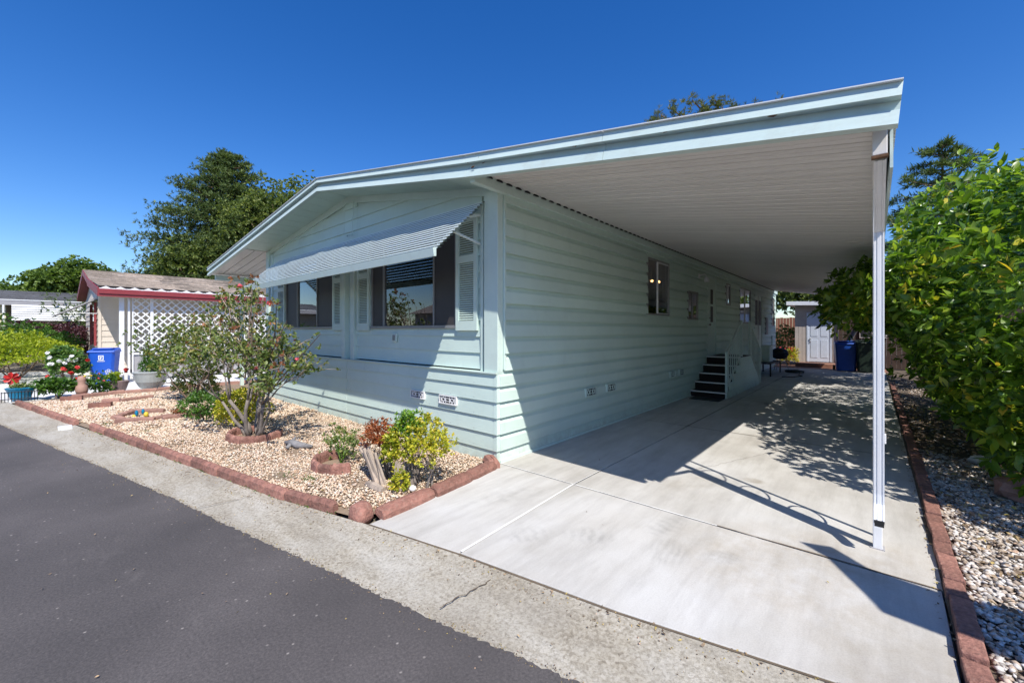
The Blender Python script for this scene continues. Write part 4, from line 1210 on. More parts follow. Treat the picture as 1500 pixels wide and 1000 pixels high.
def railing(ya, za, yb, zb, n, ba, bb):
    m = MB(); m.beam((SX - .01, ya, za), (SX - .01, yb, zb), .04, .07); m.build('handrail', M['fascia'], st)
    m = MB(); m.box(SX - .035, SX + .015, ya - .03, ya + .03, ba, za + .02); m.build('newel', M['fascia'], st)
    m = MB(); m.box(SX - .035, SX + .015, yb - .03, yb + .03, bb, zb + .04); m.build('newel', M['fascia'], st)
    m = MB(); m.beam((SX - .01, ya, ba + .10), (SX - .01, yb, bb + .08), .03, .04); m.build('rail', M['fascia'], st)
    for k in range(1, n):
        t_ = k / n
        y = ya + (yb - ya) * t_; z0 = ba + .1 + (bb + .08 - ba - .1) * t_; z1 = za + (zb - za) * t_
        m = MB(); m.box(SX - .02, SX, y - .012, y + .012, z0, z1); m.build('baluster', M['fascia'], st)
railing(6.60, 1.0, 7.95, 1.72, 8, .13, .86)
railing(8.85, 1.72, 10.15, 1.02, 8, .86, .02)
m = MB(); m.box(.15, .75, 6.0, 6.42, .0, .014); tag(m.build('doormat', M['black']), 'dark doormat on the concrete below the entry steps', 'doormat')

# hanging lamp seen through the first side window
hl = thing('hanging_lamp', 'three warm bulbs of a hanging lamp seen through the side window', 'lamp', (-.9, 6.5, 2.70))
m = MB(); m.tube([(-.9, 6.5, 3.05), (-.9, 6.5, 2.72)], .012); m.tube([(-.95, 6.15, 2.69), (-.9, 6.5, 2.75), (-.85, 6.82, 2.69)], .012); m.build('arm', M['alu'], hl)
for (x, y) in ((-.95, 6.15), (-.9, 6.52), (-.85, 6.82)):
    m = MB(); m.ball((x, y, 2.72), .035, 10, 6); m.build('bulb', em, hl, smooth=True)

# ---------------------------------------------------------------- plants
def crown(name, parent, C_, A, m, L, W, mat, tmpl=LEAF4, spread=1.0, upb=.0):
    P, Dr = rosettes(C_, A, m, spread)
    Dr = Dr + np.array([0, 0, upb])
    L_ = L * nr.uniform(.6, 1.25, len(P)); W_ = W * nr.uniform(.7, 1.2, len(P))
    V, Fc = leaves_mesh(P, Dr, L_, W_, tmpl)
    return stuff(npmesh(name, V, Fc, mat, parent))
def shrub(name, label, cat, c, r, mat, n, L, W, m=5, tmpl=LEAF4, inner=.55, lump=.2, zmin=-.6, base=None, stems=7, bark='bark_brown', seed=1, upb=.15, spread=1.0, group=None):
    base = base or (c[0], c[1], 0)
    t = thing(name, label, cat, base, group)
    C_, A = shell_points(n, c, r, inner, lump, zmin, seed)
    crown('foliage', t, C_, A + [0, 0, .25], m, L, W, mat, tmpl, spread, upb)
    mb = MB()
    for i in range(stems):
        a = rng.uniform(0, 6.28); q = rng.uniform(.3, .8)
        e = (c[0] + math.cos(a) * r[0] * q, c[1] + math.sin(a) * r[1] * q, c[2] + r[2] * rng.uniform(-.1, .6))
        b_ = (base[0] + math.cos(a) * .03, base[1] + math.sin(a) * .03, -.02)
        mid = tuple((p + q_) / 2 + rng.uniform(-.1, .1) * r[0] for p, q_ in zip(b_, e))
        w = .012 + .02 * r[2]
        mb.tube([b_, mid, e], [w, w * .7, w * .3], 5)
    mb.build('stem', M[bark], t)
    return t
def grow(mb, p, d, L, rad, depth, tips, nseg=4, wander=.22, up=.1, kids=(2, 3), ratio=.68, spread=.6, n=6):
    pts = [Vector(p)]; dd = Vector(d).normalized(); rs = [rad]
    for i in range(nseg):
        dd = (dd + Vector((rng.gauss(0, wander), rng.gauss(0, wander), rng.gauss(0, wander) + up))).normalized()
        pts.append(pts[-1] + dd * L / nseg); rs.append(rad * (1 - .38 * (i + 1) / nseg))
    mb.tube(pts, rs, n)
    if depth == 0:
        tips.append((pts[-1], dd)); tips.append((pts[-2], dd)); return
    for k in range(rng.randint(*kids)):
        a = Vector((rng.gauss(0, 1), rng.gauss(0, 1), rng.gauss(0, .7)))
        a = (a - dd * a.dot(dd)).normalized()
        nd = (dd + a * rng.uniform(.35, 1) * spread * 1.4).normalized()
        i = nseg if k < 2 else rng.randint(max(1, nseg - 2), nseg)
        grow(mb, pts[i], nd, L * ratio * rng.uniform(.8, 1.2), rs[i] * .75, depth - 1, tips, max(2, nseg - 1), wander, up, kids, ratio, spread, max(4, n - 1))

def petals(m, c, r, n=16, face=None):
    """a bloom of small cupped petals"""
    for k in range(n):
        d = Vector((rng.gauss(0, 1), rng.gauss(0, 1), rng.gauss(.3, .8))).normalized()
        b = d.cross(Vector((rng.gauss(0, 1), rng.gauss(0, 1), rng.gauss(0, 1)))).normalized()
        w = r * rng.uniform(.45, .7); o = Vector(c) + d * r * rng.uniform(.2, .55); t = b * w; u = d.cross(b) * w
        m.add([tuple(o - t * .4), tuple(o - t - d * .12 * r + u * .5), tuple(o + u * 1.1 + d * r * .1), tuple(o + t - d * .12 * r + u * .4), tuple(o + t * .4 - u * .6)], [(0, 1, 2), (0, 2, 3), (0, 3, 4)])

# big rose bush
rb = thing('rose_bush', 'tall old rose bush with gnarled grey trunks and pink blooms in the brick ring', 'rose bush', (-3.45, -1.38, 0))
tips = []
mb = MB()
for (dx, dy, tilt, L, r_) in ((-.16, .0, (-.30, -.1, 1), .60, .036), (-.03, .05, (.1, .10, 1), .66, .038), (.12, -.02, (.42, .05, 1), .58, .030), (-.13, -.07, (-.65, -.25, 1), .62, .026), (.05, -.08, (.05, -.22, 1), .60, .030), (-.02, .04, (-.95, .2, 1), .7, .024), (.13, .04, (.75, -.1, 1), .5, .018)):
    grow(mb, (-3.45 + dx, -1.38 + dy, -.02), tilt, L, r_, 3, tips, 4, .17, .08, (2, 3), .68, .55, 7)
mb.build('trunk', M['bark'], rb, smooth=True)
T_ = np.array([tuple(p) for p, d in tips]); Dt = np.array([tuple(d) for p, d in tips])
# green wood canes that reach further out, with fans of leaves at their ends
cm = MB(); ends = []
canes = [((-3.2, -1.3, .55), (-2.2, -1.25, 1.36)), ((-3.2, -1.3, .6), (-1.75, -1.2, 1.46)), ((-3.25, -1.35, .6), (-2.0, -1.4, 1.03)), ((-3.3, -1.35, .9), (-2.5, -1.3, 1.62)), ((-3.3, -1.3, 1.0), (-2.7, -1.35, 1.86)),
         ((-3.5, -1.4, 1.0), (-3.35, -1.35, 2.02)), ((-3.6, -1.4, 1.0), (-3.8, -1.3, 2.12)), ((-3.8, -1.4, .9), (-4.6, -1.2, 2.25)), ((-3.8, -1.4, 1.0), (-5.1, -1.1, 2.05)), ((-3.8, -1.3, .8), (-5.4, -1.4, 1.55)),
         ((-3.8, -1.4, .8), (-4.9, -1.6, 1.3)), ((-3.7, -1.5, .9), (-4.3, -1.5, 1.9)), ((-3.4, -1.4, .9), (-2.9, -1.5, 1.2)), ((-3.4, -1.4, .9), (-3.0, -1.2, 1.5)), ((-3.8, -1.4, .8), (-5.2, -1.0, 1.1)), ((-3.6, -1.4, .8), (-4.2, -1.2, 2.2)), ((-3.4, -1.4, .6), (-2.55, -1.5, .78)), ((-3.4, -1.4, .5), (-2.75, -1.55, .95))]
for a, b_ in canes:
    mid = tuple((p + q) / 2 + rng.uniform(-.1, .1) for p, q in zip(a, b_))
    cm.tube([a, mid, b_], [.012, .009, .004], 5)
    for k in range(7):
        f = rng.uniform(.45, 1.02)
        ends.append([a[i] + (b_[i] - a[i]) * f + rng.gauss(0, .07) for i in range(3)])
cm.build('cane', M['bark_brown'], rb)
E_ = np.array(ends)
sel = nr.uniform(0, 1, len(T_)) < .95
extra = T_[sel][nr.integers(0, sel.sum(), 300)] + nr.normal(0, .14, (300, 3))
extra = extra[extra[:, 2] > .85]
lf = np.vstack([shell_points(290, (-4.9, -1.3, 1.5), (.95, .6, .62), .2, .2, -1, 4)[0], shell_points(90, (-4.3, -1.3, 2.0), (.55, .4, .3), .2, .2, -1, 5)[0]])
CC = np.vstack([T_[sel], E_, extra, lf]); CC = CC[CC[:, 2] > .62]
tw = MB()
for c_ in CC[::4]:
    q_ = Vector(c_); b_ = q_ + (Vector((-3.5, -1.38, .75)) - q_) * rng.uniform(.12, .3) + Vector((rng.gauss(0, .06), rng.gauss(0, .06), rng.gauss(0, .06)))
    tw.tube([b_, (q_ + b_) / 2 + Vector((rng.gauss(0, .03), rng.gauss(0, .03), .02)), q_], [.0055, .004, .002], 4)
o = tw.build('twig', M['twig'], rb); o['kind'] = 'stuff'
crown('foliage', rb, CC, nr.normal(size=CC.shape) + [0, 0, .4], 6, .056, .036, M['rose_leaf'], LEAF8, 1.2)
rr = np.array([(-4.05, -1.25, 2.25), (-3.9, -1.3, 2.15), (-2.75, -1.35, 1.86), (-4.9, -1.5, 1.7), (-3.0, -1.5, 1.75), (-3.1, -1.3, 1.1), (-2.6, -1.3, 1.3), (-3.9, -1.5, 1.5), (-4.4, -1.4, 2.3), (-3.4, -1.4, 1.3), (-2.6, -1.4, 1.05)])
rr = np.repeat(rr, 3, 0) + nr.normal(0, .05, (33, 3))
crown('foliage', rb, rr, nr.normal(size=rr.shape), 6, .06, .03, M['rose_red_leaf'], LEAF8, 1.2)
for (x, y, z, r_) in ((-4.6, -1.25, 2.22, .055), (-2.98, -1.35, 1.87, .045), (-4.9, -1.3, 2.38, .03), (-1.98, -1.38, 1.16, .03), (-3.0, -1.5, 1.0, .03)):
    m = MB(); petals(m, (x, y, z), r_); m.build('rose', M['pink'], rb, smooth=True)
# second, leafier rose to the left
t = thing('rose_bush', 'wide leafy rose shrub left of the big rose bush, in front of the white lattice', 'rose bush', (-7.3, -1.35, 0))
tips = []; mb = MB()
for k in range(5):
    a = 1.256 * k
    grow(mb, (-7.3, -1.35, -.02), (math.cos(a) * .5, math.sin(a) * .4, 1), .55, .022, 2, tips, 4, .2, .1, (2, 3), .7, .6, 5)
mb.build('trunk', M['bark_brown'], t, smooth=True)
C_, A = shell_points(760, (-7.7, -1.35, 1.10), (1.35, .8, .66), .25, .3, -.9, 3)
crown('foliage', t, C_, A, 6, .065, .04, M['rose_leaf'], LEAF8, 1.2)
shrub('low_shrub', 'low golden-brown shrub between the grey pot and the rose bushes', 'shrub', (-8.2, -1.1, .30), (1.0, .45, .38), M['rose_leaf'], 560, .05, .03, 6, seed=5)
shrub('low_shrub', 'bright green leafy shrub directly left of the gnarled rose trunk', 'shrub', (-4.35, -1.30, .27), (.55, .36, .34), M['jade_yellow'], 620, .05, .026, 6, seed=6)
shrub('low_shrub', 'dark green ground-hugging shrub behind the painted ornament', 'shrub', (-5.35, -1.55, .22), (.62, .34, .26), M['green'], 460, .05, .026, 6, seed=7)
# rose seedling in the half ring
t = thing('rose_seedling', 'sparse young rose seedling inside the scalloped half ring', 'rose', (-1.35, -1.15, 0))
tips = []; mb = MB()
for tilt in ((-.9, .1, 1), (-.1, 0, 1), (.7, .2, 1), (.3, -.3, .8), (-.6, -.3, .9), (-.4, .3, 1), (.1, .3, 1)):
    grow(mb, (-1.35, -1.15, -.02), tilt, .24, .007, 1, tips, 3, .15, .08, (2, 3), .7, .5, 4)
mb.build('stem', M['jade_green'], t)
T_ = np.array([tuple(p) for p, d in tips] + [(-1.62, -1.1, .30), (-1.68, -1.12, .38), (-1.5, -1.1, .33)]); T_ = np.vstack([T_, T_ + nr.normal(0, .03, T_.shape), T_ * [1, 1, .5] + nr.normal(0, .03, T_.shape)])
crown('foliage', t, T_, nr.normal(size=T_.shape) + [0, 0, .3], 7, .036, .022, M['rose_leaf'], LEAF8, 1.2)
# succulent (jade like) bush with red, green and yellow parts
jb = thing('succulent_bush', 'yellow green succulent bush with a rust red side, growing behind the driftwood', 'shrub', (-.2, -.98, 0))
def blob(c, r, n, mat, L=.035, W=.019, m=8, seed=1, inner=.35):
    C_, A = shell_points(n, c, r, inner, .25, -.8, seed)
    crown('foliage', jb, C_, A + [0, 0, .6], m, L, W, M[mat], LEAF8, .9)
blob((-.10, -.95, .44), (.35, .27, .24), 420, 'jade_yellow', seed=2)
blob((-.27, -.99, .58), (.19, .16, .16), 140, 'jade_green', seed=3)
blob((-.66, -1.08, .42), (.26, .18, .17), 250, 'jade_red', .03, .016, seed=4)
blob((-.36, -1.12, .34), (.15, .12, .20), 130, 'jade_yellow', seed=5)
mb = MB(); tips = []
for k in range(9):
    grow(mb, (-.12 + rng.uniform(-.15, .15), -.98 + rng.uniform(-.08, .08), -.02), (rng.uniform(-.4, .4), rng.uniform(-.25, .25), 1), .19, .016, 2, tips, 3, .18, .22, (2, 3), .7, .6, 5)
mb.build('stem', M['bark'], jb); mb = MB()
for k in range(5):
    grow(mb, (-.5 + rng.uniform(-.08, .08), -1.05, -.02), (rng.uniform(-.6, .1), rng.uniform(-.3, .3), 1), .2, .012, 2, tips, 3, .2, .05, (2, 3), .7, .6, 5)
mb.build('stem', M['bark'], jb)
shrub('small_shrub', 'small round bright yellow green shrub at the foot of the driftwood', 'shrub', (-.11, -1.20, .10), (.12, .10, .12), M['jade_yellow'], 120, .03, .017, 7, LEAF8, seed=9, stems=3)
# driftwood stump: upright weathered splinters
dw = thing('driftwood_stump', 'split weathered driftwood stump leaning left in front of the succulent bush', 'driftwood', (-.45, -1.22, 0))
for k in range(9):
    x = -.53 + .030 * k - .15; 
    top = (x - .16 + .018 * k + rng.uniform(-.02, .02), -1.20 + rng.uniform(-.04, .04), .34 - .010 * k + rng.uniform(-.04, .03))
    m = MB(); w = rng.uniform(.016, .026)
    b0 = (-.47 + .018 * k, -1.22 + rng.uniform(-.03, .03), -.02)
    mid = tuple((p + q) / 2 + rng.uniform(-.012, .012) for p, q in zip(b0, top))
    m.tube([b0, mid, top], [w * 1.1, w, w * .8], 5); m.build('splinter', M['driftwood'], dw)
for k in range(4):
    x = -.22 + .035 * k
    m = MB(); m.tube([(x, -1.18, -.02), (x + .005, -1.17, .14), (x + rng.uniform(-.01, .01), -1.16, .27 + rng.uniform(-.04, .02))], [.022, .02, .016], 5); m.build('splinter', M['driftwood'], dw)
for k in range(6):
    m = MB(); x = -.50 - .02 * k; m.tube([(x + .08, -1.16, .0), (x, -1.15 + rng.uniform(-.03, .03), .1), (x - .05, -1.14, .20 + rng.uniform(0, .08))], [.012, .01, .007], 5); m.build('splinter', M['grey_wood'], dw)
m = MB(); m.tube([(-.50, -1.30, .01), (-.35, -1.325, .03), (-.20, -1.31, .02)], [.03, .042, .035], 7); m.build('root', M['driftwood'], dw)
m = MB(); m.ball((-.02, -1.12, .035), .034, 12, 8, (1.1, 1, .85)); tag(m.build('white_stone', M['ceramic'], smooth=True), 'small white egg shaped stone by the driveway edging', 'stone')
# driftwood piece lying on the gravel
m = MB(); m.tube([(-2.55, -1.30, .05), (-2.42, -1.26, .06), (-2.3, -1.24, .045), (-2.12, -1.14, .04)], [.02, .045, .05, .018], 7); m.tube([(-2.44, -1.26, .05), (-2.33, -1.36, .03)], [.035, .02], 6); m.tube([(-2.45, -1.26, .06), (-2.48, -1.2, .11)], [.03, .012], 6)
tag(m.build('driftwood_piece', M['grey_wood'], smooth=True), 'small grey forked driftwood lying on the gravel between both rings', 'driftwood')
# painted garden ornament and orange plant
t = thing('garden_ornament', 'small painted butterfly ornament in blue and yellow inside the curved border', 'ornament', (-6.35, -2.25, 0))
m = MB(); m.ball((-6.4, -2.3, .07), .055, 8, 5, (1, .5, 1)); m.ball((-6.36, -2.22, .09), .05, 8, 5, (1, .5, 1)); m.build('wing', M['blue_glaze'], t)
m = MB(); m.ball((-6.2, -2.2, .06), .06, 8, 5, (1, .6, .8)); m.ball((-6.42, -2.33, .02), .05, 8, 5, (1.2, .6, .6)); m.build('body', M['yellow'], t)
C_ = shell_points(60, (-6.1, -1.75, .06), (.16, .12, .07), .2)[0]
t = thing('orange_plant', 'small orange leafed plant behind the painted ornament', 'plant', (-6.1, -1.75, 0)); crown('foliage', t, C_, nr.normal(size=C_.shape) + [0, 0, 1], 5, .05, .025, M['rose_red_leaf'], LEAF8)
m = MB(); m.box(-6.38, -6.10, -3.22, -3.07, -.02, .006); tag(m.build('address_tile', M['tile']), 'small white address tile set in the gutter by the brick edging', 'tile')

# potted plants at the far end
def pot(name, label, x, y, prof, mat, n=20):
    t = thing(name, label, 'plant pot', (x, y, 0))
    m = MB(); m.lathe((x, y, 0), prof, n); m.build('pot', M[mat], t, smooth=False)
    m = MB(); r = prof[-1][0]; m.lathe((x, y, prof[-1][1] - .03), [(r * .9, 0), (r * .9, .012)], n); m.build('soil', M['soil_dark'], t)
    return t
t = pot('grey_pot', 'large round grey glazed pot with a leafy plant before the lattice', -10.55, -1.55, [(.14, 0), (.22, .08), (.30, .22), (.34, .40), (.365, .46), (.35, .47), (.31, .47)], 'pot_grey', 28)
C_ = shell_points(120, (-10.55, -1.55, .62), (.25, .25, .22), .1)[0]
crown('foliage', t, C_, nr.normal(size=C_.shape) + [0, 0, .9], 5, .12, .03, M['green'], LEAF8)
C_ = shell_points(60, (-10.65, -1.6, .95), (.12, .12, .25), .1)[0]
crown('foliage', t, C_, nr.normal(size=C_.shape) + [0, 0, .9], 4, .08, .025, M['green'], LEAF8)
t = pot('small_pot', 'small mauve pot with white and red flowers beside the grey pot', -10.65, -2.15, [(.11, 0), (.15, .06), (.19, .2), (.21, .27), (.19, .28)], 'pot_brown')
C_ = shell_points(70, (-10.7, -2.2, .38), (.22, .2, .12), .1)[0]; crown('foliage', t, C_, nr.normal(size=C_.shape) + [0, 0, .9], 5, .07, .035, M['lime'], LEAF8)
m = MB(); petals(m, (-10.5, -2.02, .55), .07); m.build('flower', M['red'], t)
m = MB(); petals(m, (-10.45, -2.1, .42), .06); m.build('flower', M['white_petal'], t)
t = thing('pansy_bed', 'clump of small green bedding plants left of the small pot', 'plant', (-10.6, -2.5, 0))
C_ = shell_points(220, (-10.6, -2.45, .26), (.35, .33, .26), .3)[0]; crown('foliage', t, C_, nr.normal(size=C_.shape) + [0, 0, .6], 5, .07, .04, M['green'], LEAF8)
for k in range(5):
    m = MB(); petals(m, (-10.3 + rng.uniform(-.3, .2), -2.5 + rng.uniform(-.25, .25), .30 + rng.uniform(0, .2)), .035); m.build('flower', M['yellow'] if k % 2 else M['pink'], t)
t = pot('blue_pot', 'glossy blue pot with a large red flower at the left photo edge', -10.7, -3.68, [(.12, 0), (.15, .04), (.20, .2), (.23, .26), (.21, .27)], 'blue_glaze')
for k in range(7):
    a = k * .898; m = MB(); e = Vector((-.25, .95, 0)); n_ = Vector((.95, .25, .2))
    c0 = Vector((-10.75, -3.80, .47)); dd = e * math.cos(a) + Vector((0, 0, 1)) * math.sin(a); pp = e * -math.sin(a) + Vector((0, 0, 1)) * math.cos(a)
    m.add([tuple(c0), tuple(c0 + dd * .07 + pp * .045 + n_ * .03), tuple(c0 + dd * .13 + pp * .03 + n_ * .01), tuple(c0 + dd * .13 - pp * .03 - n_ * .01), tuple(c0 + dd * .07 - pp * .045 + n_ * .02)], [(0, 1, 2), (0, 2, 3), (0, 3, 4)])
    m.build('petal', M['red'], t)
m = MB(); m.tube([(-10.7, -3.7, .25), (-10.75, -3.8, .46)], .01); m.build('stem', M['jade_green'], t)
C_ = shell_points(60, (-10.7, -3.66, .30), (.2, .2, .07), .1)[0]; crown('foliage', t, C_, nr.normal(size=C_.shape) + [0, 0, .6], 4, .07, .03, M['rose_leaf'], LEAF8)
m = MB()
for k in range(12):
    z = .0; x = -10.4; y = -3.93 + .045 * k
    m.tube([(x, y, .0), (x, y, .22)], .006, 4)
m.tube([(-10.4, -3.94, .2), (-10.4, -3.42, .2)], .008, 4); m.tube([(-10.4, -3.94, .06), (-10.4, -3.42, .06)], .008, 4)
tag(m.build('wire_border', M['black']), 'low black wire border fence in front of the blue pot', 'border fence')
shrub('dark_plant', 'dark green leafy plant between the blue pot and the clay figure', 'plant', (-10.6, -3.15, .24), (.42, .36, .22), M['green'], 300, .08, .045, 5, LEAF8, seed=12, stems=5)
t = thing('clay_figure', 'small weathered clay garden figure standing beside the bedding plants', 'figure', (-10.3, -2.78, 0))
m = MB(); m.lathe((-10.3, -2.78, 0), [(.10, 0), (.10, .05), (.07, .07)], 14); m.build('base', M['pot_grey'], t)
m = MB(); m.lathe((-10.3, -2.78, .07), [(.09, 0), (.11, .08), (.10, .18), (.06, .24), (.075, .3), (.07, .36), (.03, .4)], 14); m.build('figure', M['clay'], t, smooth=True)
t = shrub('geranium_bush', 'geranium bush with white blooms above and red blooms below, left of the blue bin', 'flower bush', (-12.7, -2.92, .60), (.42, .40, .46), M['geranium'], 420, .09, .07, 5, LEAF8, seed=13)
for k in range(26):
    a = rng.uniform(-1, 1); z = rng.uniform(.2, 1.02)
    m = MB(); x = -12.32 + rng.uniform(-.1, .08) - (.3 if z > .85 else 0); y = -2.92 + a * .36
    petals(m, (x, y, z), .065); m.build('flower', M['white_petal'] if (z > .62 and a < .35) else M['red'], t)
# shrubs further off
shrub('lime_bush', 'rounded bright lime green bush at the left photo edge', 'bush', (-16.2, -3.9, .82), (1.3, 1.25, .58), M['lime'], 2300, .07, .04, 6, seed=14, base=(-16.2, -3.9, 0))
shrub('green_hedge', 'dark green hedge behind the lime bush', 'hedge', (-19.5, -4.6, 1.0), (2.2, 2.3, .85), M['green'], 2400, .10, .055, 6, seed=15)
shrub('purple_bush', 'dark purple leafed bush between the green hedge and the beige house', 'bush', (-22.5, -3.0, 1.0), (1.8, 1.7, .85), M['purple'], 2600, .10, .055, 6, seed=16)
shrub('purple_bush', 'lower purple bush farther back beside the awning posts', 'bush', (-25.5, -4.0, .9), (1.5, 1.6, .8), M['purple'], 1200, .10, .055, 6, seed=17)

# recycling bins
def wheelie(name, label, x, y, ang, mat, h=1.06, w=.60, d=.66):
    t = thing(name, label, 'bin', (x, y, 0))
    rm = Matrix.Rotation(R(ang), 4, 'Z')
    def tr(m_):
        m_.v = [tuple(rm @ Vector(p) + Vector((x, y, 0))) for p in m_.v]; return m_
    # local: front faces -y
    m = MB(); bw, bd = w * .40, d * .36
    rings = [(.03, bw, bd), (.5, w * .45, d * .42), (h - .12, w * .49, d * .47), (h - .08, w * .5, d * .49)]
    for z, a, b_ in rings:
        q = .05
        m.v += [(-a + q, -b_, z), (a - q, -b_, z), (a, -b_ + q, z), (a, b_ - q, z), (a - q, b_, z), (-a + q, b_, z), (-a, b_ - q, z), (-a, -b_ + q, z)]
    for i in range(3):
        for k in range(8): m.f.append((i * 8 + k, i * 8 + (k + 1) % 8, i * 8 + 8 + (k + 1) % 8, i * 8 + 8 + k))
    m.f.append(tuple(range(7, -1, -1))); m.f.append(tuple(range(24, 32)))
    tr(m).build('body', M[mat], t)
    m = MB(); 
    m.prism([(-w * .52, -d * .52, h - .078), (w * .52, -d * .52, h - .078), (w * .52, d * .5, h - .078), (-w * .52, d * .5, h - .078)], [(-w * .49, -d * .48, h - .03), (w * .49, -d * .48, h - .03), (w * .47, d * .48, h + .03), (-w * .47, d * .48, h + .03)])
    m.box(-w * .38, w * .38, -d * .30, d * .3, h - .0, h + .035)
    tr(m).build('lid', M[mat], t, bevel=.012)
    m = MB(); m.tube([(-w * .4, d * .55, h - .06), (w * .4, d * .55, h - .06)], .018, 8); tr(m).build('handle', M[mat], t)
    for s_ in (-1, 1):
        m = MB(); m.tube([(s_ * w * .42, d * .42, .1), (s_ * w * .52, d * .42, .1)], .1, 14); tr(m).build('wheel', M['black'], t)
    return t, tr
def decal(t, tr, w, d, h, logo=True):
    # square recycling mark with a small caption bar, and a flower outline below
    def slant(z):   # front face y at height z
        return -(d * .42 + (d * .05) * (z - .5) / (h - .62)) - .004 if z > .5 else -(d * .36 + d * .06 * (z - .03) / .47) - .004
    m = MB()
    def q(x0, x1, z0, z1):
        m.add([(x0, slant(z0), z0), (x1, slant(z0), z0), (x1, slant(z1), z1), (x0, slant(z1), z1)], [(0, 1, 2, 3)])
    q(-.055, .055, .80, .82); q(-.055, -.035, .69, .80); q(.035, .055, .71, .80); q(-.035, .055, .69, .71); q(-.02, .02, .75, .78); q(-.02, 0.0, .72, .75)
    for k in range(6): q(-.075 + k * .026, -.058 + k * .026, .65, .672)
    tr(m).build('printed_mark', M['white_petal'], t)
    m = MB()
    for k in range(5):
        c = (.15 + .045 * math.cos(k * 1.257 + 1.57), .36 + .045 * math.sin(k * 1.257 + 1.57))
        for j in range(10):
            a0, a1 = j * .628, (j + 1) * .628
            pp = [(c[0] + r_ * math.cos(a), c[1] + r_ * math.sin(a)) for a, r_ in ((a0, .033), (a1, .033), (a1, .022), (a0, .022))]
            m.add([(p[0], slant(p[1]), p[1]) for p in pp], [(0, 1, 2, 3)])
    q(.145, .155, .22, .31)
    tr(m).build('printed_flower', M['white_petal'], t)
t, tr_ = wheelie('recycling_bin', 'bright blue recycling bin with white printed marks by the white lattice post', -12.9, -2.22, 68, 'blue_plastic', .98, .56, .50)
decal(t, tr_, .56, .50, .98)
wheelie('recycling_bin', 'dark blue wheelie bin in the shade beside the shed door', 2.42, 16.25, 8, 'blue_dark', 1.08, .66, .7)
wheelie('waste_bin', 'dark green wheelie bin between the blue bin and the white post', 3.08, 16.1, 6, 'green_plastic', 1.12, .78, .7)

# ---------------------------------------------------------------- neighbour house on the left
nb = thing('neighbour_house', 'beige neighbour house with burgundy fascia and tan shingle roof', 'house', (-17, 4, 0))
NY = -2.05
z = .1
while z < 2.9:
    m = MB(); a = [(-17.02, z), (-16.975, z), (-16.995, z + .2), (-17.02, z + .2)]
    m.prism([(x_, NY, q) for x_, q in a], [(x_, 14, q) for x_, q in a]); m.build('siding_board', M['n_siding'], nb)
    m = MB(); a = [(NY + .02, z), (NY - .025, z), (NY - .005, z + .2), (NY + .02, z + .2)]
    m.prism([(-23, p, q) for p, q in a], [(-17.0, p, q) for p, q in a]); m.build('siding_board', M['n_siding'], nb)
    z += .2
m = MB(); m.prism([(-23, NY + .0, 2.9), (-17, NY, 2.9), (-17, NY, 3.2), (-20, NY, 3.7), (-23, NY, 3.0)], [(-23, NY + .03, 2.9), (-17, NY + .03, 2.9), (-17, NY + .03, 3.2), (-20, NY + .03, 3.7), (-23, NY + .03, 3.0)]); m.build('gable', M['n_siding'], nb)
m = MB(); m.box(-23, -17.03, 0, 14, 0, 2.9); m.build('wall', M['n_siding'], nb)
m = MB(); m.box(-17.03, -16.96, NY - .03, NY + .05, 0, 2.9); m.build('corner_board', M['n_siding'], nb)
# front window, red framed, seen edge on
for xx in (-17.75, -19.6):
    m = MB(); m.box(xx, xx + .12, NY - .09, NY - .03, .95, 2.5); m.build('window_frame', M['n_red'], nb)
m = MB(); m.box(-19.48, -17.76, NY - .05, NY - .03, 1.0, 2.45); m.build('pane', M['glass'], nb)
m = MB(); m.box(-19.48, -17.76, NY - .028, NY - .026, 1.0, 2.45); m.build('curtain', M['interior'], nb)
m = MB(); m.prism([(-20, NY, 2.62), (-17.35, NY, 2.62), (-17.35, NY - 1.05, 1.98), (-20, NY - 1.05, 1.98)], [(-20, NY, 2.66), (-17.35, NY, 2.66), (-17.35, NY - 1.05, 2.02), (-20, NY - 1.05, 2.02)]); na = m.build('awning', M['grey_panel'], nb)
m = MB(); m.tube([(-17.4, NY, 2.1), (-17.4, NY - .8, 2.1)], .012, 5); m.build('strut', M['white_metal'], na)
# gable fascia and soffit in burgundy
GY = -2.30
gp = [(-13.4, 2.72), (-17.3, 3.30), (-20.0, 3.87), (-23.6, 3.0)]
for (a, za_), (b_, zb_) in zip(gp[1:], gp[2:]):
    m = MB(); m.prism([(a, GY - .02, za_ - .2), (a, GY + .02, za_ - .2), (a, GY + .02, za_), (a, GY - .02, za_)], [(b_, GY - .02, zb_ - .2), (b_, GY + .02, zb_ - .2), (b_, GY + .02, zb_), (b_, GY - .02, zb_)]); m.build('fascia', M['n_red'], nb)
    m = MB(); m.prism([(a, GY, za_ - .21), (a, NY, za_ - .21), (a, NY, za_ - .19), (a, GY, za_ - .19)], [(b_, GY, zb_ - .21), (b_, NY, zb_ - .21), (b_, NY, zb_ - .19), (b_, GY, zb_ - .19)]); m.build('soffit', M['n_red'], nb)
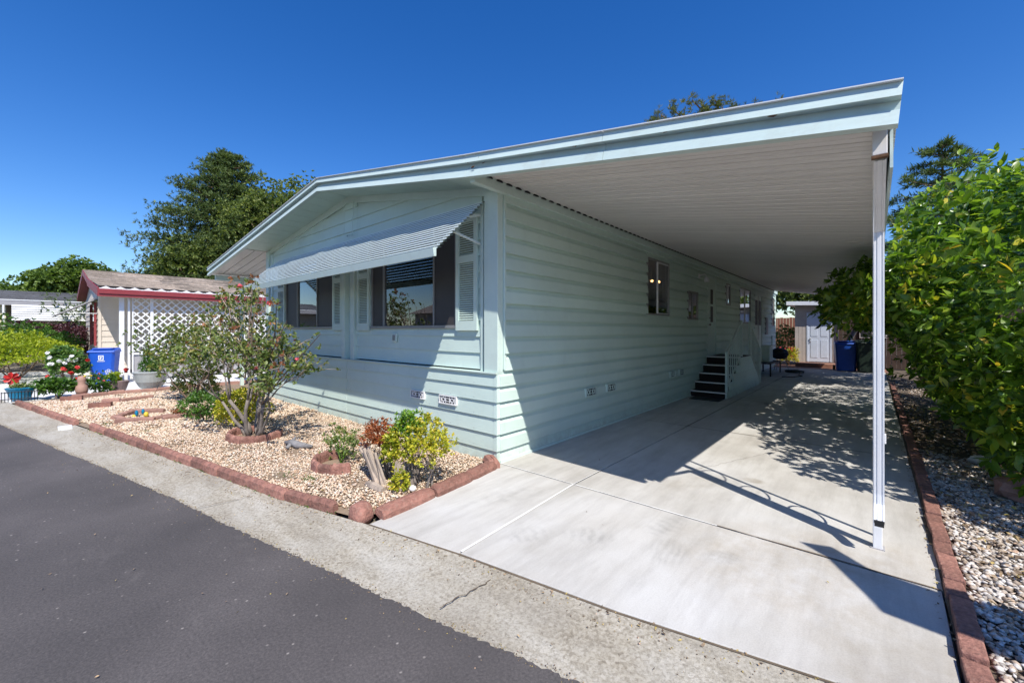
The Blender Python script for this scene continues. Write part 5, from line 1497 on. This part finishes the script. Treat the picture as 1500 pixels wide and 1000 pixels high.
# shingle courses on the visible slope
def courses(par, xa, za_, xb, zb_, y0, y1, n, mat, th=.02):
    """xa,za ridge -> xb,zb eave; courses run along y, each split in pieces"""
    L = math.hypot(xb - xa, zb_ - za_); nx, nz = -(zb_ - za_) / L, (xb - xa) / L
    if nz < 0: nx, nz = -nx, -nz
    for i in range(n):
        m = MB()
        t0, t1 = i / n, (i + 1.15) / n
        y = y0 - rng.uniform(0, .5)
        while y < y1:
            w = rng.uniform(.3, .9); b1 = min(y + w - .01, y1); a1 = max(y, y0)
            h = th * rng.uniform(.7, 1.6)
            if b1 > a1:
                p = [(xa + (xb - xa) * t0, za_ + (zb_ - za_) * t0), (xa + (xb - xa) * t1, za_ + (zb_ - za_) * t1)]
                q = [p[0], p[1], (p[1][0] + nx * h, p[1][1] + nz * h), (p[0][0] + nx * .004, p[0][1] + nz * .004)]
                m.prism([(x_, a1, z_) for x_, z_ in q], [(x_, b1, z_) for x_, z_ in q])
            y += w
        m.build('shingle_course', M[mat], par)
rf = MB(); rf.prism([(-20, GY, 3.86), (-17.2, GY, 3.27), (-17.2, GY, 3.2), (-20, GY, 3.8)], [(-20, 14, 3.86), (-17.2, 14, 3.27), (-17.2, 14, 3.2), (-20, 14, 3.8)])
rf.prism([(-20, GY, 3.86), (-23.6, GY, 2.99), (-23.6, GY, 2.9), (-20, GY, 3.8)], [(-20, 14, 3.86), (-23.6, 14, 2.99), (-23.6, 14, 2.9), (-20, 14, 3.8)])
rf = rf.build('roof', M['shingle'], nb)
courses(rf, -20, 3.87, -17.1, 3.27, GY, 14, 17, 'shingle')
ncp = thing('neighbour_carport', 'burgundy edged carport cover with corrugated rim on the neighbour house', 'carport', (-15, 4, 0))
m = MB(); m.prism([(-17.3, GY + .02, 3.18), (-13.42, GY + .02, 2.66), (-13.42, GY + .02, 2.72), (-17.3, GY + .02, 3.24)], [(-17.3, 14, 3.18), (-13.42, 14, 2.66), (-13.42, 14, 2.72), (-17.3, 14, 3.24)]); m.build('roof_sheet', M['white_metal'], ncp)
courses(rf, -17.15, 3.27, -13.55, 2.80, GY, 12, 16, 'shingle')
m = MB(); m.box(-13.60, -13.56, GY, 12, 2.70, 2.80); m.build('rim_gap_shade', M['dark_gap'], ncp)  # black box painting the shade between the rim crests
m = MB(); n = 0; y = GY
while y < 9:   # corrugated rim: saw-tooth crests
    m.prism([(-13.40, y, 2.70), (-13.40, y + .30, 2.70), (-13.40, y + .15, 2.78)], [(-13.54, y, 2.71), (-13.54, y + .30, 2.71), (-13.54, y + .15, 2.79)]); y += .31
m.build('corrugated_rim', M['white_metal'], ncp)
m = MB(); m.box(-13.42, -13.36, GY, 12, 2.48, 2.70); m.box(-13.37, -13.33, GY, 12, 2.56, 2.62); m.build('fascia', M['n_red'], ncp)
m = MB(); m.prism([(-17.3, GY - .03, 3.05), (-13.36, GY - .03, 2.48), (-13.36, GY - .03, 2.72), (-17.3, GY - .03, 3.30)], [(-17.3, GY, 3.05), (-13.36, GY, 2.48), (-13.36, GY, 2.72), (-17.3, GY, 3.30)]); m.build('fascia', M['n_red'], ncp)
for (y, w) in ((-1.80, .11), (-1.64, .05)):
    m = MB(); m.box(-13.72, -13.64, y - w / 2, y + w / 2, 0, 2.48); m.build('post', M['white_paint'], ncp)
for y in (1.3, 4.5):
    m = MB(); m.box(-13.7, -13.63, y - .04, y + .04, 0, 2.48); m.build('post', M['white_paint'], ncp)
# lattice
ls = thing('lattice_screen', 'white diagonal lattice screen hanging above grey panels beside the carport', 'lattice', (-13.65, .5, 0))
LZ0, LZ1, LY0, LY1 = .80, 2.55, -1.54, 5.2
sp = .21
def lath(c, sgn, x):
    # line: z = sgn*(y - c); clip to rect
    pts = []
    if sgn > 0: y0, y1 = c + LZ0, c + LZ1
    else: y0, y1 = c - LZ1, c - LZ0
    y0, y1 = max(y0, LY0), min(y1, LY1)
    if y1 - y0 < .05: return
    z0, z1 = sgn * (y0 - c), sgn * (y1 - c)
    m = MB(); m.beam((x, y0, z0), (x, y1, z1), .036, .008, (1, 0, 0)); m.build('lath', M['white_paint'], ls)
c = LY0 - LZ1
while c < LY1 - LZ0: lath(c, 1, -13.668); c += sp
c = LY0 + LZ0
while c < LY1 + LZ1: lath(c, -1, -13.658); c += sp
m = MB()
for (a, b_, c_, d_) in ((LY0, LY1, LZ1 - .02, LZ1 + .03), (LY0, LY1, LZ0 - .03, LZ0 + .02), (-1.15, -1.08, LZ0, LZ1), (LY0 - .03, LY0, .1, LZ1), (1.34, 1.4, LZ0, LZ1)):
    m.box(-13.685, -13.64, a, b_, c_, d_)
m.build('frame', M['white_paint'], ls)
m = MB(); y = LY0
while y < LY1:
    m.box(-13.70, -13.68, y, y + .17, .05, LZ0 - .03); m.box(-13.68, -13.665, y + .17, y + .19, .05, LZ0 - .03); y += .2
m.build('skirt_panel', M['grey_panel'], ls)

# second neighbour, grey roof
h2 = thing('far_house', 'far pale house with grey roof and white ribbed carport skirt at the left edge', 'house', (-31, -3, 0))
m = MB(); m.box(-36, -31.2, -12, 8, 0, 2.9); m.build('wall', M['n_siding2'], h2)
m = MB()
for k in range(12): m.box(-30.2, -30.15, -8.5, -4.55, .1 + k * .24, .32 + k * .24)
m.build('yellow_wall', M['n_yellow'], h2)
r2 = MB(); r2.prism([(-33.6, -12, 3.75), (-30, -12, 3.05), (-30, -12, 2.98), (-33.6, -12, 3.68)], [(-33.6, 8, 3.75), (-30, 8, 3.05), (-30, 8, 2.98), (-33.6, 8, 3.68)]); r2 = r2.build('roof', M['shingle_grey'], h2)
courses(r2, -33.6, 3.76, -30, 3.06, -12, 8, 14, 'shingle_grey')
m = MB(); m.box(-29.98, -29.85, -12, 8, 2.80, 3.04); m.build('gutter', M['grey_panel'], h2)
m = MB(); m.box(-30.0, -29.83, -12, 8, 3.042, 3.09); m.build('gutter_lip', M['white_paint'], h2)
for k in range(7):
    m = MB(); z_ = 2.02 + k * .115; m.prism([(-29.55, -4.35, z_), (-29.50, -4.35, z_), (-29.53, -4.35, z_ + .105), (-29.55, -4.35, z_ + .105)], [(-29.55, 2, z_), (-29.50, 2, z_), (-29.53, 2, z_ + .105), (-29.55, 2, z_ + .105)]); m.build('skirt_slat', M['white_paint'], h2)
for y in (-4.8, -4.62, -4.25, -2.25, -2.0, 1.5):
    m = MB(); m.box(-29.7, -29.62, y - .035, y + .035, 0, 2.8); m.build('post', M['white_paint'], h2)
m = MB(); m.box(-31.19, -31.15, -2.5, -1.0, 1.2, 2.2); f = m.build('window', M['white_paint'], h2)
for k in range(3):
    m = MB(); m.box(-31.149, -31.14, -2.45 + k * .48, -2.05 + k * .48, 1.26, 2.14); m.build('pane', M['screen'], f)

# ---------------------------------------------------------------- shed and things at the back
sh = thing('shed', 'beige garden shed with flat roof and pale door at the end of the driveway', 'shed', (1.3, 19, 0))
SY = 18.3
m = MB(); m.box(.62, 2.1, SY + .02, SY + 2.2, .12, 2.62); m.build('wall', M['shed'], sh)
xx = .62
while xx < 2.1:
    if not (1.02 < xx < 1.88):
        m = MB(); m.box(xx + .004, min(xx + .125, 2.1), SY, SY + .019, .12, 2.45); m.build('panel', M['shed'], sh)
    xx += .13
m = MB(); m.box(.62, 2.1, SY - .012, SY + .0, 2.32, 2.46); m.build('header', M['shed'], sh)
m = MB(); m.prism([(.35, SY - .35, 2.60), (2.4, SY - .35, 2.52), (2.4, SY - .35, 2.68), (.35, SY - .35, 2.76)], [(.35, SY + 2.4, 2.60), (2.4, SY + 2.4, 2.52), (2.4, SY + 2.4, 2.68), (.35, SY + 2.4, 2.76)]); m.build('roof', M['white_metal'], sh)
m = MB(); m.box(1.04, 1.10, SY - .02, SY + .01, .18, 2.26); m.box(1.84, 1.90, SY - .02, SY + .01, .18, 2.26); m.box(1.10, 1.84, SY - .02, SY + .01, 2.2, 2.26); m.build('door_frame', M['shed_door'], sh)
m = MB(); m.box(1.10, 1.84, SY - .005, SY + .015, .18, 2.2); d_ = m.build('door', M['shed_door'], sh)
for (a, b_, c, e) in ((1.18, 1.42, 1.25, 2.08), (1.52, 1.76, 1.25, 2.08), (1.18, 1.42, .35, 1.1), (1.52, 1.76, .35, 1.1)):
    m = MB(); m.box(a, b_, SY - .014, SY - .006, c, e); m.build('door_panel', M['shed_door'], d_, bevel=.004)
m = MB(); m.ball((1.17, SY - .04, 1.15), .03, 8, 6); m.ball((1.17, SY - .03, 1.03), .025, 8, 6); m.build('knob', M['alu'], d_)
m = MB(); m.box(1.35, 1.6, SY - .06, SY - .015, 2.36, 2.43); m.build('lamp', M['white_paint'], sh)
m = MB(); m.box(.75, 2.05, SY - .9, SY - .05, 0, .15); tag(m.build('brick_step', M['porch_wood'], bevel=.01), 'low reddish step in front of the shed door', 'step')
w = thing('garden_fence', 'dark brown board fence beside the shed behind the bins', 'fence', (4, 18.2, 0))
xx = 2.12
while xx < 9:
    m = MB(); m.box(xx, xx + .14, 18.2 + rng.uniform(-.01, .01), 18.23, 0, 2.3 + rng.uniform(-.02, .02)); m.build('board', M['brown_wood'], w); xx += .146
m = MB(); m.box(2.78, 3.6, 18.12, 18.19, 1.2, 1.75); f = m.build('window', M['shed'], w)
for k in range(2):
    m = MB(); m.box(2.83 + k * .4, 3.15 + k * .4, 18.108, 18.118, 1.26, 1.7); m.build('pane', M['vent_hole'], f)
w = thing('redwood_fence', 'reddish wooden fence behind the shrubs at the end of the mobile home', 'fence', (-1, 23, 0))
xx = -9
while xx < 2.5:
    m = MB(); m.box(xx, xx + .13, 23, 23.03, 0, 2.2 + rng.uniform(-.03, .03)); m.build('board', M['red_wood'], w); xx += .14
w = thing('side_fence', 'dark board fence hidden behind the citrus on the right', 'fence', (7.3, 8, 0))
yy = -.5
while yy < 18.2:
    m = MB(); m.box(7.3, 7.33, yy, yy + .24, -.03, 1.8); m.build('board', M['brown_wood'], w); yy += .25
shrub('green_shrub', 'sunlit green shrub at the rear corner of the mobile home', 'shrub', (.2, 19.6, .95), (.75, .8, .75), M['green'], 900, .08, .035, 6, seed=21)
t = shrub('red_flower_shrub', 'low shrub with red flowers between the rear corner and the shed', 'shrub', (.42, 18.3, .36), (.42, .4, .36), M['jade_yellow'], 420, .06, .03, 6, seed=22)
for k in range(22):
    m = MB(); petals(m, (.3 + rng.uniform(-.25, .3), 18.0 + rng.uniform(-.1, .3), rng.uniform(.3, .75)), .05); m.build('flower', M['red'], t)
# bench, planter, barbecue, hose
bn = thing('side_table', 'low dark metal table standing against the rear side wall', 'table', (.4, 13, 0))
m = MB()
for k in range(5): m.box(.12 + k * .12, .22 + k * .12, 12.2, 14.2, .40, .43)
m.build('tabletop', M['black'], bn)
for (x, y) in ((.15, 12.25), (.68, 12.25), (.15, 14.1), (.68, 14.1)):
    m = MB(); m.box(x - .02, x + .02, y - .02, y + .02, 0, .4); m.build('leg', M['black'], bn)
m = MB(); m.box(.18, .55, 12.9, 13.5, .43, .95); m.box(.14, .60, 12.86, 13.54, .951, .99); tag(m.build('storage_box', M['trim'], bevel=.01), 'pale green box standing on the low dark table', 'box')
gr = thing('barbecue', 'black barrel barbecue with lid near the rear corner', 'barbecue', (.55, 14.9, 0))
m = MB(); m.lathe((.55, 14.9, .42), [(.05, 0), (.22, .05), (.27, .16), (.28, .2)], 18); m.build('bowl', M['black'], gr, smooth=True)
m = MB(); m.lathe((.55, 14.9, .625), [(.285, 0), (.26, .12), (.16, .2), (.03, .23)], 18); m.build('lid', M['black'], gr, smooth=True)
for k in range(3):
    a = k * 2.09; m = MB(); m.tube([(.55 + .15 * math.cos(a), 14.9 + .15 * math.sin(a), .45), (.55 + .3 * math.cos(a), 14.9 + .3 * math.sin(a), 0)], .014, 6); m.build('leg', M['alu'], gr)
m = MB(); m.tube([(.47, 14.9, .87), (.5, 14.9, .91), (.6, 14.9, .91), (.63, 14.9, .87)], .012, 6); m.build('handle', M['alu'], gr)
m = MB(); pts = []
for k in range(60):
    a = k * .42; r_ = .26 + .02 * math.sin(k * 1.7); pts.append((1.1 + r_ * math.cos(a), 14.2 + 1.3 * r_ * math.sin(a), .02 + k * .0012))
pts += [(1.3, 13.4, .015), (1.45, 13.0, .015), (1.3, 12.6, .015), (1.0, 12.3, .015)]
m.tube(pts, .013, 6); tag(m.build('garden_hose', M['green_plastic']), 'dark garden hose coiled on the concrete by the rear wall', 'hose')
for (x, y, s) in ((2.3, 9.0, .07), (1.55, 6.4, .05), (2.75, 6.4, .06)):
    m = MB(); m.ball((x, y, .004), s, 9, 4, (1, 1, .08), .25)
    tag(m.build('leaf_debris', M['soil_dark']), {9.0: 'dark leaf lying on the shaded concrete farthest back', 6.4: 'dark leaf on the concrete nearest the entry steps'}[y] if x != 2.75 else 'dark leaf on the concrete under the citrus shade', 'leaf')

# ---------------------------------------------------------------- citrus hedge right of the driveway
ct = thing('citrus_tree', 'large bushy citrus tree with glossy leaves right of the white carport post', 'tree', (5.2, 4.2, 0))
arms = [((3.22, 3.7, 2.12), (.26, .5, .34), 75, 51), ((3.0, 4.4, 2.03), (.40, .85, .46), 200, 52), ((2.82, 5.6, 1.88), (.42, .8, .42), 130, 53), ((2.6, 6.6, 2.0), (.3, .6, .3), 70, 54), ((3.35, 5.2, 1.9), (.35, .9, .5), 190, 55), ((2.95, 7.4, 1.9), (.4, .8, .4), 130, 56)]
parts = [((5.25, 3.45, 1.8), (1.85, 2.3, 1.52), 4200, 31), ((4.75, 7.0, 2.15), (1.5, 2.7, 1.72), 3000, 32), ((4.65, 2.7, .95), (.95, 1.15, .80), 1100, 33), ((4.55, 5.2, 1.25), (.98, 2.2, 1.1), 1500, 34), ((4.85, 5.2, 2.0), (1.55, 2.0, 1.70), 2000, 35), ((5.9, .95, 1.45), (1.0, 1.15, 1.05), 700, 36)]
Cs, As = [], []
for c, r, n, sd in parts:
    C_, A = shell_points(n, c, r, .60, .22, -.97, sd); Cs.append(C_); As.append(A)
C_ = np.vstack(Cs); A = np.vstack(As)
ok_ = np.ones(len(C_), bool)
for c, r, n, sd in parts:
    ok_ &= (((C_ - np.array(c)) / np.array(r)) ** 2).sum(1) > .33
ok_ &= (C_[:, 2] > .12) & (C_[:, 0] > 3.38) & ~((C_[:, 0] < 3.5) & (C_[:, 1] < 1.6))
C_, A = C_[ok_], A[ok_]
Cs, As = [C_], [A]
for c, r, n, sd in arms:
    q_, w_2 = shell_points(n, c, r, .15, .25, -.97, sd); Cs.append(q_); As.append(w_2 + [-.4, -.3, .2])
C_ = np.vstack(Cs); A = np.vstack(As)
P, Dr = rosettes(C_, A + [0, 0, .35], 7, 1.0)
Dr = Dr + nr.normal(0, .25, Dr.shape) + [0, 0, -.08]
L_ = .118 * nr.uniform(.45, 1.25, len(P)); W_ = L_ * nr.uniform(.36, .5, len(P))
V, Fc = leaves_mesh(P, Dr, L_, W_, LEAF8)
vis, dist = inside_view(P)
good = ~(vis & (dist < 3.2) & (P[:, 2] > 2.0)) & (np.abs(P - CAM).max(1) > 1.5)
P, Dr, L_, W_, vis, dist = P[good], Dr[good], L_[good], W_[good], vis[good], dist[good]
V, Fc = leaves_mesh(P, Dr, L_, W_, LEAF8)
score = np.where(vis, dist, 1e9)
near_i = np.argsort(score)[:290]
keepm = np.ones(len(P), bool); keepm[near_i] = False
Vr = V.reshape(len(P), 7, 3)[keepm].reshape(-1, 3)
Fr = LEAF8[1][None] + (np.arange(keepm.sum()) * 7)[:, None, None]
stuff(npmesh('foliage', Vr, Fr.reshape(-1, 3), M['citrus'], ct))
lm_ = []
for k in range(4):
    me = bpy.data.meshes.new('leaf'); tv = LEAF8[0].copy(); tv[:, 0] *= (.40 + .03 * k); tv[:, 2] *= (.4 + .1 * k)
    me.from_pydata([tuple(v) for v in tv], [], [tuple(int(i) for i in q) for q in LEAF8[1]]); me.materials.append(M['citrus'] if k < 3 else M['citrus_yellow']); me.update(); lm_.append(me)
X_, Y_, Z_ = leaf_frames(P[near_i], Dr[near_i])
rl = root_loc(ct)
for j, i in enumerate(near_i):
    o = bpy.data.objects.new('leaf', lm_[3 if j % 23 == 0 else j % 3]); col.objects.link(o); o.parent = ct
    mt = Matrix((tuple(X_[j]) + (0,), tuple(Y_[j]) + (0,), tuple(Z_[j]) + (0,), (0, 0, 0, 1))).transposed()
    s_ = L_[i] * 1.0
    o.matrix_local = Matrix.Translation(Vector(P[i]) - Vector(rl)) @ mt @ Matrix.Diagonal((s_, s_, s_, 1))
mb = MB(); tips = []
for tilt in ((-.2, -.3, 1), (.2, .5, 1), (-.1, .6, 1), (.4, -.4, 1), (.1, 0, 1)):
    grow(mb, (5.2, 4.2, -.05), tilt, 1.0, .085, 3, tips, 4, .15, .05, (2, 3), .68, .7, 7)
mb.build('trunk', M['bark_brown'], ct, smooth=True)
for pp, rd in (([(4.6, 4.6, 1.2), (3.9, 4.7, 1.8), (3.0, 4.8, 1.95)], [.04, .03, .012]), ([(4.6, 6.2, 1.2), (3.6, 6.1, 1.7), (2.7, 6.2, 1.9)], [.04, .03, .012]), ([(5.0, 7.6, -.05), (4.95, 7.5, 1.0), (4.8, 7.6, 2.2)], [.09, .07, .05])):
    m = MB(); m.tube(pp, rd, 7); m.build('branch', M['bark_brown'], ct, smooth=True)
for k in range(16):
    i = near_i[rng.randrange(len(near_i))] if k < 8 else rng.choice(np.nonzero(vis & (dist < 5.5))[0].tolist())
    m = MB(); p = P[i]; m.ball((p[0] - .02, p[1] - .02, p[2]), .024, 10, 7); m.build('fruit', M['fruit'], ct, smooth=True)
# the tree behind it that leans over the bins
t2 = thing('leaning_tree', 'broad leafed tree leaning over the bins with bright sunlit leaves', 'tree', (3.4, 15.4, 0))
mb = MB(); mb.tube([(2.45, 16.9, -.05), (2.5, 16.7, 1.1), (2.9, 16.0, 1.95), (3.7, 14.6, 2.6), (4.3, 13.2, 3.2)], [.10, .09, .08, .07, .05], 8); mb.build('trunk', M['bark'], t2, smooth=True)
parts = [((4.75, 12.2, 3.0), (1.35, 2.6, 1.4), 1500, 41), ((3.35, 14.2, 2.0), (.55, 1.2, .42), 300, 42), ((3.2, 11.2, 1.95), (.45, 1.2, .45), 330, 43)]
Cs, As = [], []
for c, r, n, sd in parts:
    C_, A = shell_points(n, c, r, .45, .2, -.95, sd); Cs.append(C_); As.append(A)
crown('foliage', t2, np.vstack(Cs), np.vstack(As) + [0, 0, .3], 7, .17, .075, M['citrus'], LEAF8, 1.0)

# ---------------------------------------------------------------- big trees behind
def conifer(name, label, x, y, H, Rb, z0, n_br, mat, seed, L=.34, W=.05, tuft=26, droop=-.12, top=.05):
    t = thing(name, label, 'tree', (x, y, 0))
    k = random.Random(seed); mb = MB(); mb.tube([(x, y, -.1), (x, y, H * .5), (x, y, H)], [H * .02, H * .013, .02], 8)
    Cs, Ds = [], []
    for i in range(n_br):
        f = (i + .5) / n_br; z = z0 + (H - z0) * f
        a = i * 2.4 + k.uniform(-.4, .4)
        r = Rb * ((1 - f) ** .72 * k.uniform(.55, 1.12) + top)
        tip = (x + math.cos(a) * r, y + math.sin(a) * r, z + r * (droop + k.uniform(-.12, .22)))
        mid = (x + math.cos(a) * r * .5, y + math.sin(a) * r * .5, z + r * droop * .8)
        mb.tube([(x, y, z), mid, tip], [.05 + .01 * r, .035, .01], 5)
        nt_ = int(tuft * max(.35, r / Rb * 1.4))
        for j in range(nt_):
            q = 1 - k.random() ** 1.5 * .85
            w = .10 * r + .10
            b_ = Vector((x, y, z)).lerp(Vector(tip), q) + Vector((k.gauss(0, w * .7), k.gauss(0, w * .7), k.gauss(0, w * .35)))
            Cs.append(tuple(b_)); Ds.append((math.cos(a) + k.gauss(0, .6), math.sin(a) + k.gauss(0, .6), k.uniform(.0, .9)))
    mb.build('trunk', M['bark_brown'], t)
    crown('foliage', t, np.array(Cs), np.array(Ds), 8, L, W, M[mat], LEAF4, .75)
    return t
conifer('cedar_tree', 'tall dark green cedar rising above the gable roof on the left', -29.2, 4.9, 13.2, 7.0, 1.0, 270, 'conifer', 3, .22, .05, 150, -.03)
def broad(name, label, c, r, mat, n, L, W, seed, base=None, lobes=9, group=None):
    k = np.random.default_rng(seed)
    base = base or (c[0], c[1], 0)
    t = thing(name, label, 'tree', base, group)
    mb = MB(); mb.tube([(base[0], base[1], -.1), (base[0], base[1], c[2] * .5), c], [r[2] * .07, r[2] * .055, .04], 8)
    Cs, As = [], []
    for i in range(lobes):
        d = norm(k.normal(size=(1, 3)))[0]; d[2] = abs(d[2]) * .9 - .2
        cc = np.array(c) + d * np.array(r) * .58; rr_ = np.array(r) * k.uniform(.38, .55)
        mb.tube([(c[0], c[1], c[2] * .6), tuple(cc)], [.08, .03], 5)
        C_, A = shell_points(n // lobes, cc, rr_, .4, .3, -.9, seed * 10 + i); Cs.append(C_); As.append(A)
    mb.build('trunk', M['bark_brown'], t)
    crown('foliage', t, np.vstack(Cs), np.vstack(As), 6, L, W, M[mat], LEAF4, 1.1)
    return t
broad('oak_tree', 'broad olive green tree beside the cedar, behind the gable roof', (-24.6, 6.6, 7.6), (3.6, 3.6, 4.3), 'oak', 5200, .17, .11, 5, lobes=12)
broad('oak_tree', 'lower leafy tree under the cedar, behind the neighbour roof', (-27.0, 3.2, 4.6), (3.0, 3.0, 2.7), 'oak', 3600, .17, .11, 6, lobes=9)
broad('far_tree', 'bright green tree above the grey roof at the far left', (-53, -.8, 5.2), (4.2, 4.2, 3.4), 'far_green', 3600, .3, .2, 7)
broad('far_tree', 'low green tree at the left photo edge behind the grey roof', (-62, -6.5, 4.3), (5, 5, 2.3), 'far_green', 2400, .35, .22, 8)
broad('far_tree', 'small green treetop just right of the neighbour roof peak', (-48, 5.2, 6.2), (2.6, 2.6, 2.0), 'far_green', 1500, .3, .2, 9)
# pine behind the carport
pn = thing('pine_tree', 'tall pine whose needle tufts show above the carport roof', 'tree', (-1.5, 22.5, 0))
mb = MB(); tips = []
mb.tube([(-1.5, 22.5, -.1), (-1.6, 22.5, 6), (-1.6, 22.3, 9.5)], [.3, .22, .15], 9)
for k in range(8):
    a = k * .785 + .3
    grow(mb, (-1.6, 22.3, 5.2 + k * .55), (math.cos(a), math.sin(a), .55), 2.3, .10, 2, tips, 4, .16, .07, (2, 3), .66, .55, 6)
for tgt in ((-5.27, 17.1, 12.2), (-4.93, 17.4, 12.45), (-4.5, 17.8, 12.8), (-4.1, 18.1, 12.5), (-3.73, 18.4, 13.2), (-3.3, 18.8, 12.9), (-2.85, 19.2, 13.2), (-2.6, 19.4, 12.9), (-2.14, 19.8, 12.8), (-3.4, 18.7, 12.6), (-3.0, 19.0, 12.7)):
    mb.tube([(-1.6, 22.3, 9.0), tuple((p + q) / 2 + rng.uniform(-.3, .3) for p, q in zip((-1.6, 22.3, 9.4), tgt)), tgt], [.11, .07, .03], 6)
    tips += [(Vector(tgt) + Vector((rng.gauss(0, .16), rng.gauss(0, .16), rng.gauss(0, .20) - .15)), Vector((0, 0, 1))) for _ in range(8)]
mb.build('trunk', M['bark_brown'], pn)
T_ = np.array([tuple(p) for p, d in tips]); T_ = np.vstack([T_] + [T_ + nr.normal(0, .09, T_.shape) for _ in range(4)])
crown('foliage', pn, T_, nr.normal(size=T_.shape) * .4 + [0, 0, 1], 14, .20, .022, M['pine'], LEAF4, .8)
conifer('cedar_tree', 'dark conifer seen between the carport post and the citrus', 5.9, 27.5, 11.2, 5.0, 1.0, 80, 'conifer', 8, .30, .05, 90, .05)
broad('dark_tree', 'dark green tree filling the gap above the shed roof', (.8, 25.5, 3.6), (3.4, 2.4, 2.8), 'oak', 3000, .17, .1, 10)
broad('dark_tree', 'dark green tree behind the fence and the bins', (6.2, 22.5, 3.2), (3.0, 2.2, 2.6), 'oak', 2400, .17, .1, 11)

# unseen panel added out of view, cut to cast the driveway mouth shadow
so = thing('shadow_caster', 'unseen grey panel on a pole, added to cast the shadow over the driveway mouth', 'shade cloth', (6.5, -1.2, 0))
m = MB(); zt = 2.6
sp_ = [(4.62, -.86), (4.80, -.80), (5.0, -.98), (5.3, -1.02), (6.6, -.75), (6.6, -1.42), (5.35, -1.50), (5.05, -1.46), (4.98, -1.32), (4.78, -.98)]
m.prism([(x, y, zt) for x, y in sp_], [(x, y, zt + .012) for x, y in sp_]); m.build('caster', M['caster_grey'], so)
m = MB(); m.tube([(6.6, -1.1, 0), (6.6, -1.1, 2.75)], .04, 8); m.build('pole', M['white_metal'], so)

# houses and trees on the other side of the street (they show in the window panes)
oh = thing('opposite_house', 'pale house across the street mirrored in the front windows', 'house', (-12, -15, 0))
m = MB(); m.box(-22, -6, -20, -14.5, 0, 2.7); m.build('wall', M['n_siding'], oh)
m = MB(); m.prism([(-22.4, -14.1, 2.7), (-5.6, -14.1, 2.7), (-5.6, -20.4, 2.7), (-22.4, -20.4, 2.7)], [(-22.4, -17.1, 3.7), (-5.6, -17.1, 3.7), (-5.6, -17.4, 3.7), (-22.4, -17.4, 3.7)]); m.build('roof', M['shingle'], oh)
for x in (-19, -15, -10):
    m = MB(); m.box(x, x + 1.4, -14.49, -14.45, 1.0, 2.1); m.build('window', M['screen'], oh)
broad('street_tree', 'tree across the street mirrored in the front window', (-20, -24, 5.5), (4.5, 4.5, 4), 'oak', 1500, .3, .2, 13)
broad('street_tree', 'second tree across the street mirrored in the front window', (-7, -24, 4.8), (3.6, 3.6, 3.4), 'oak', 1200, .3, .2, 14)
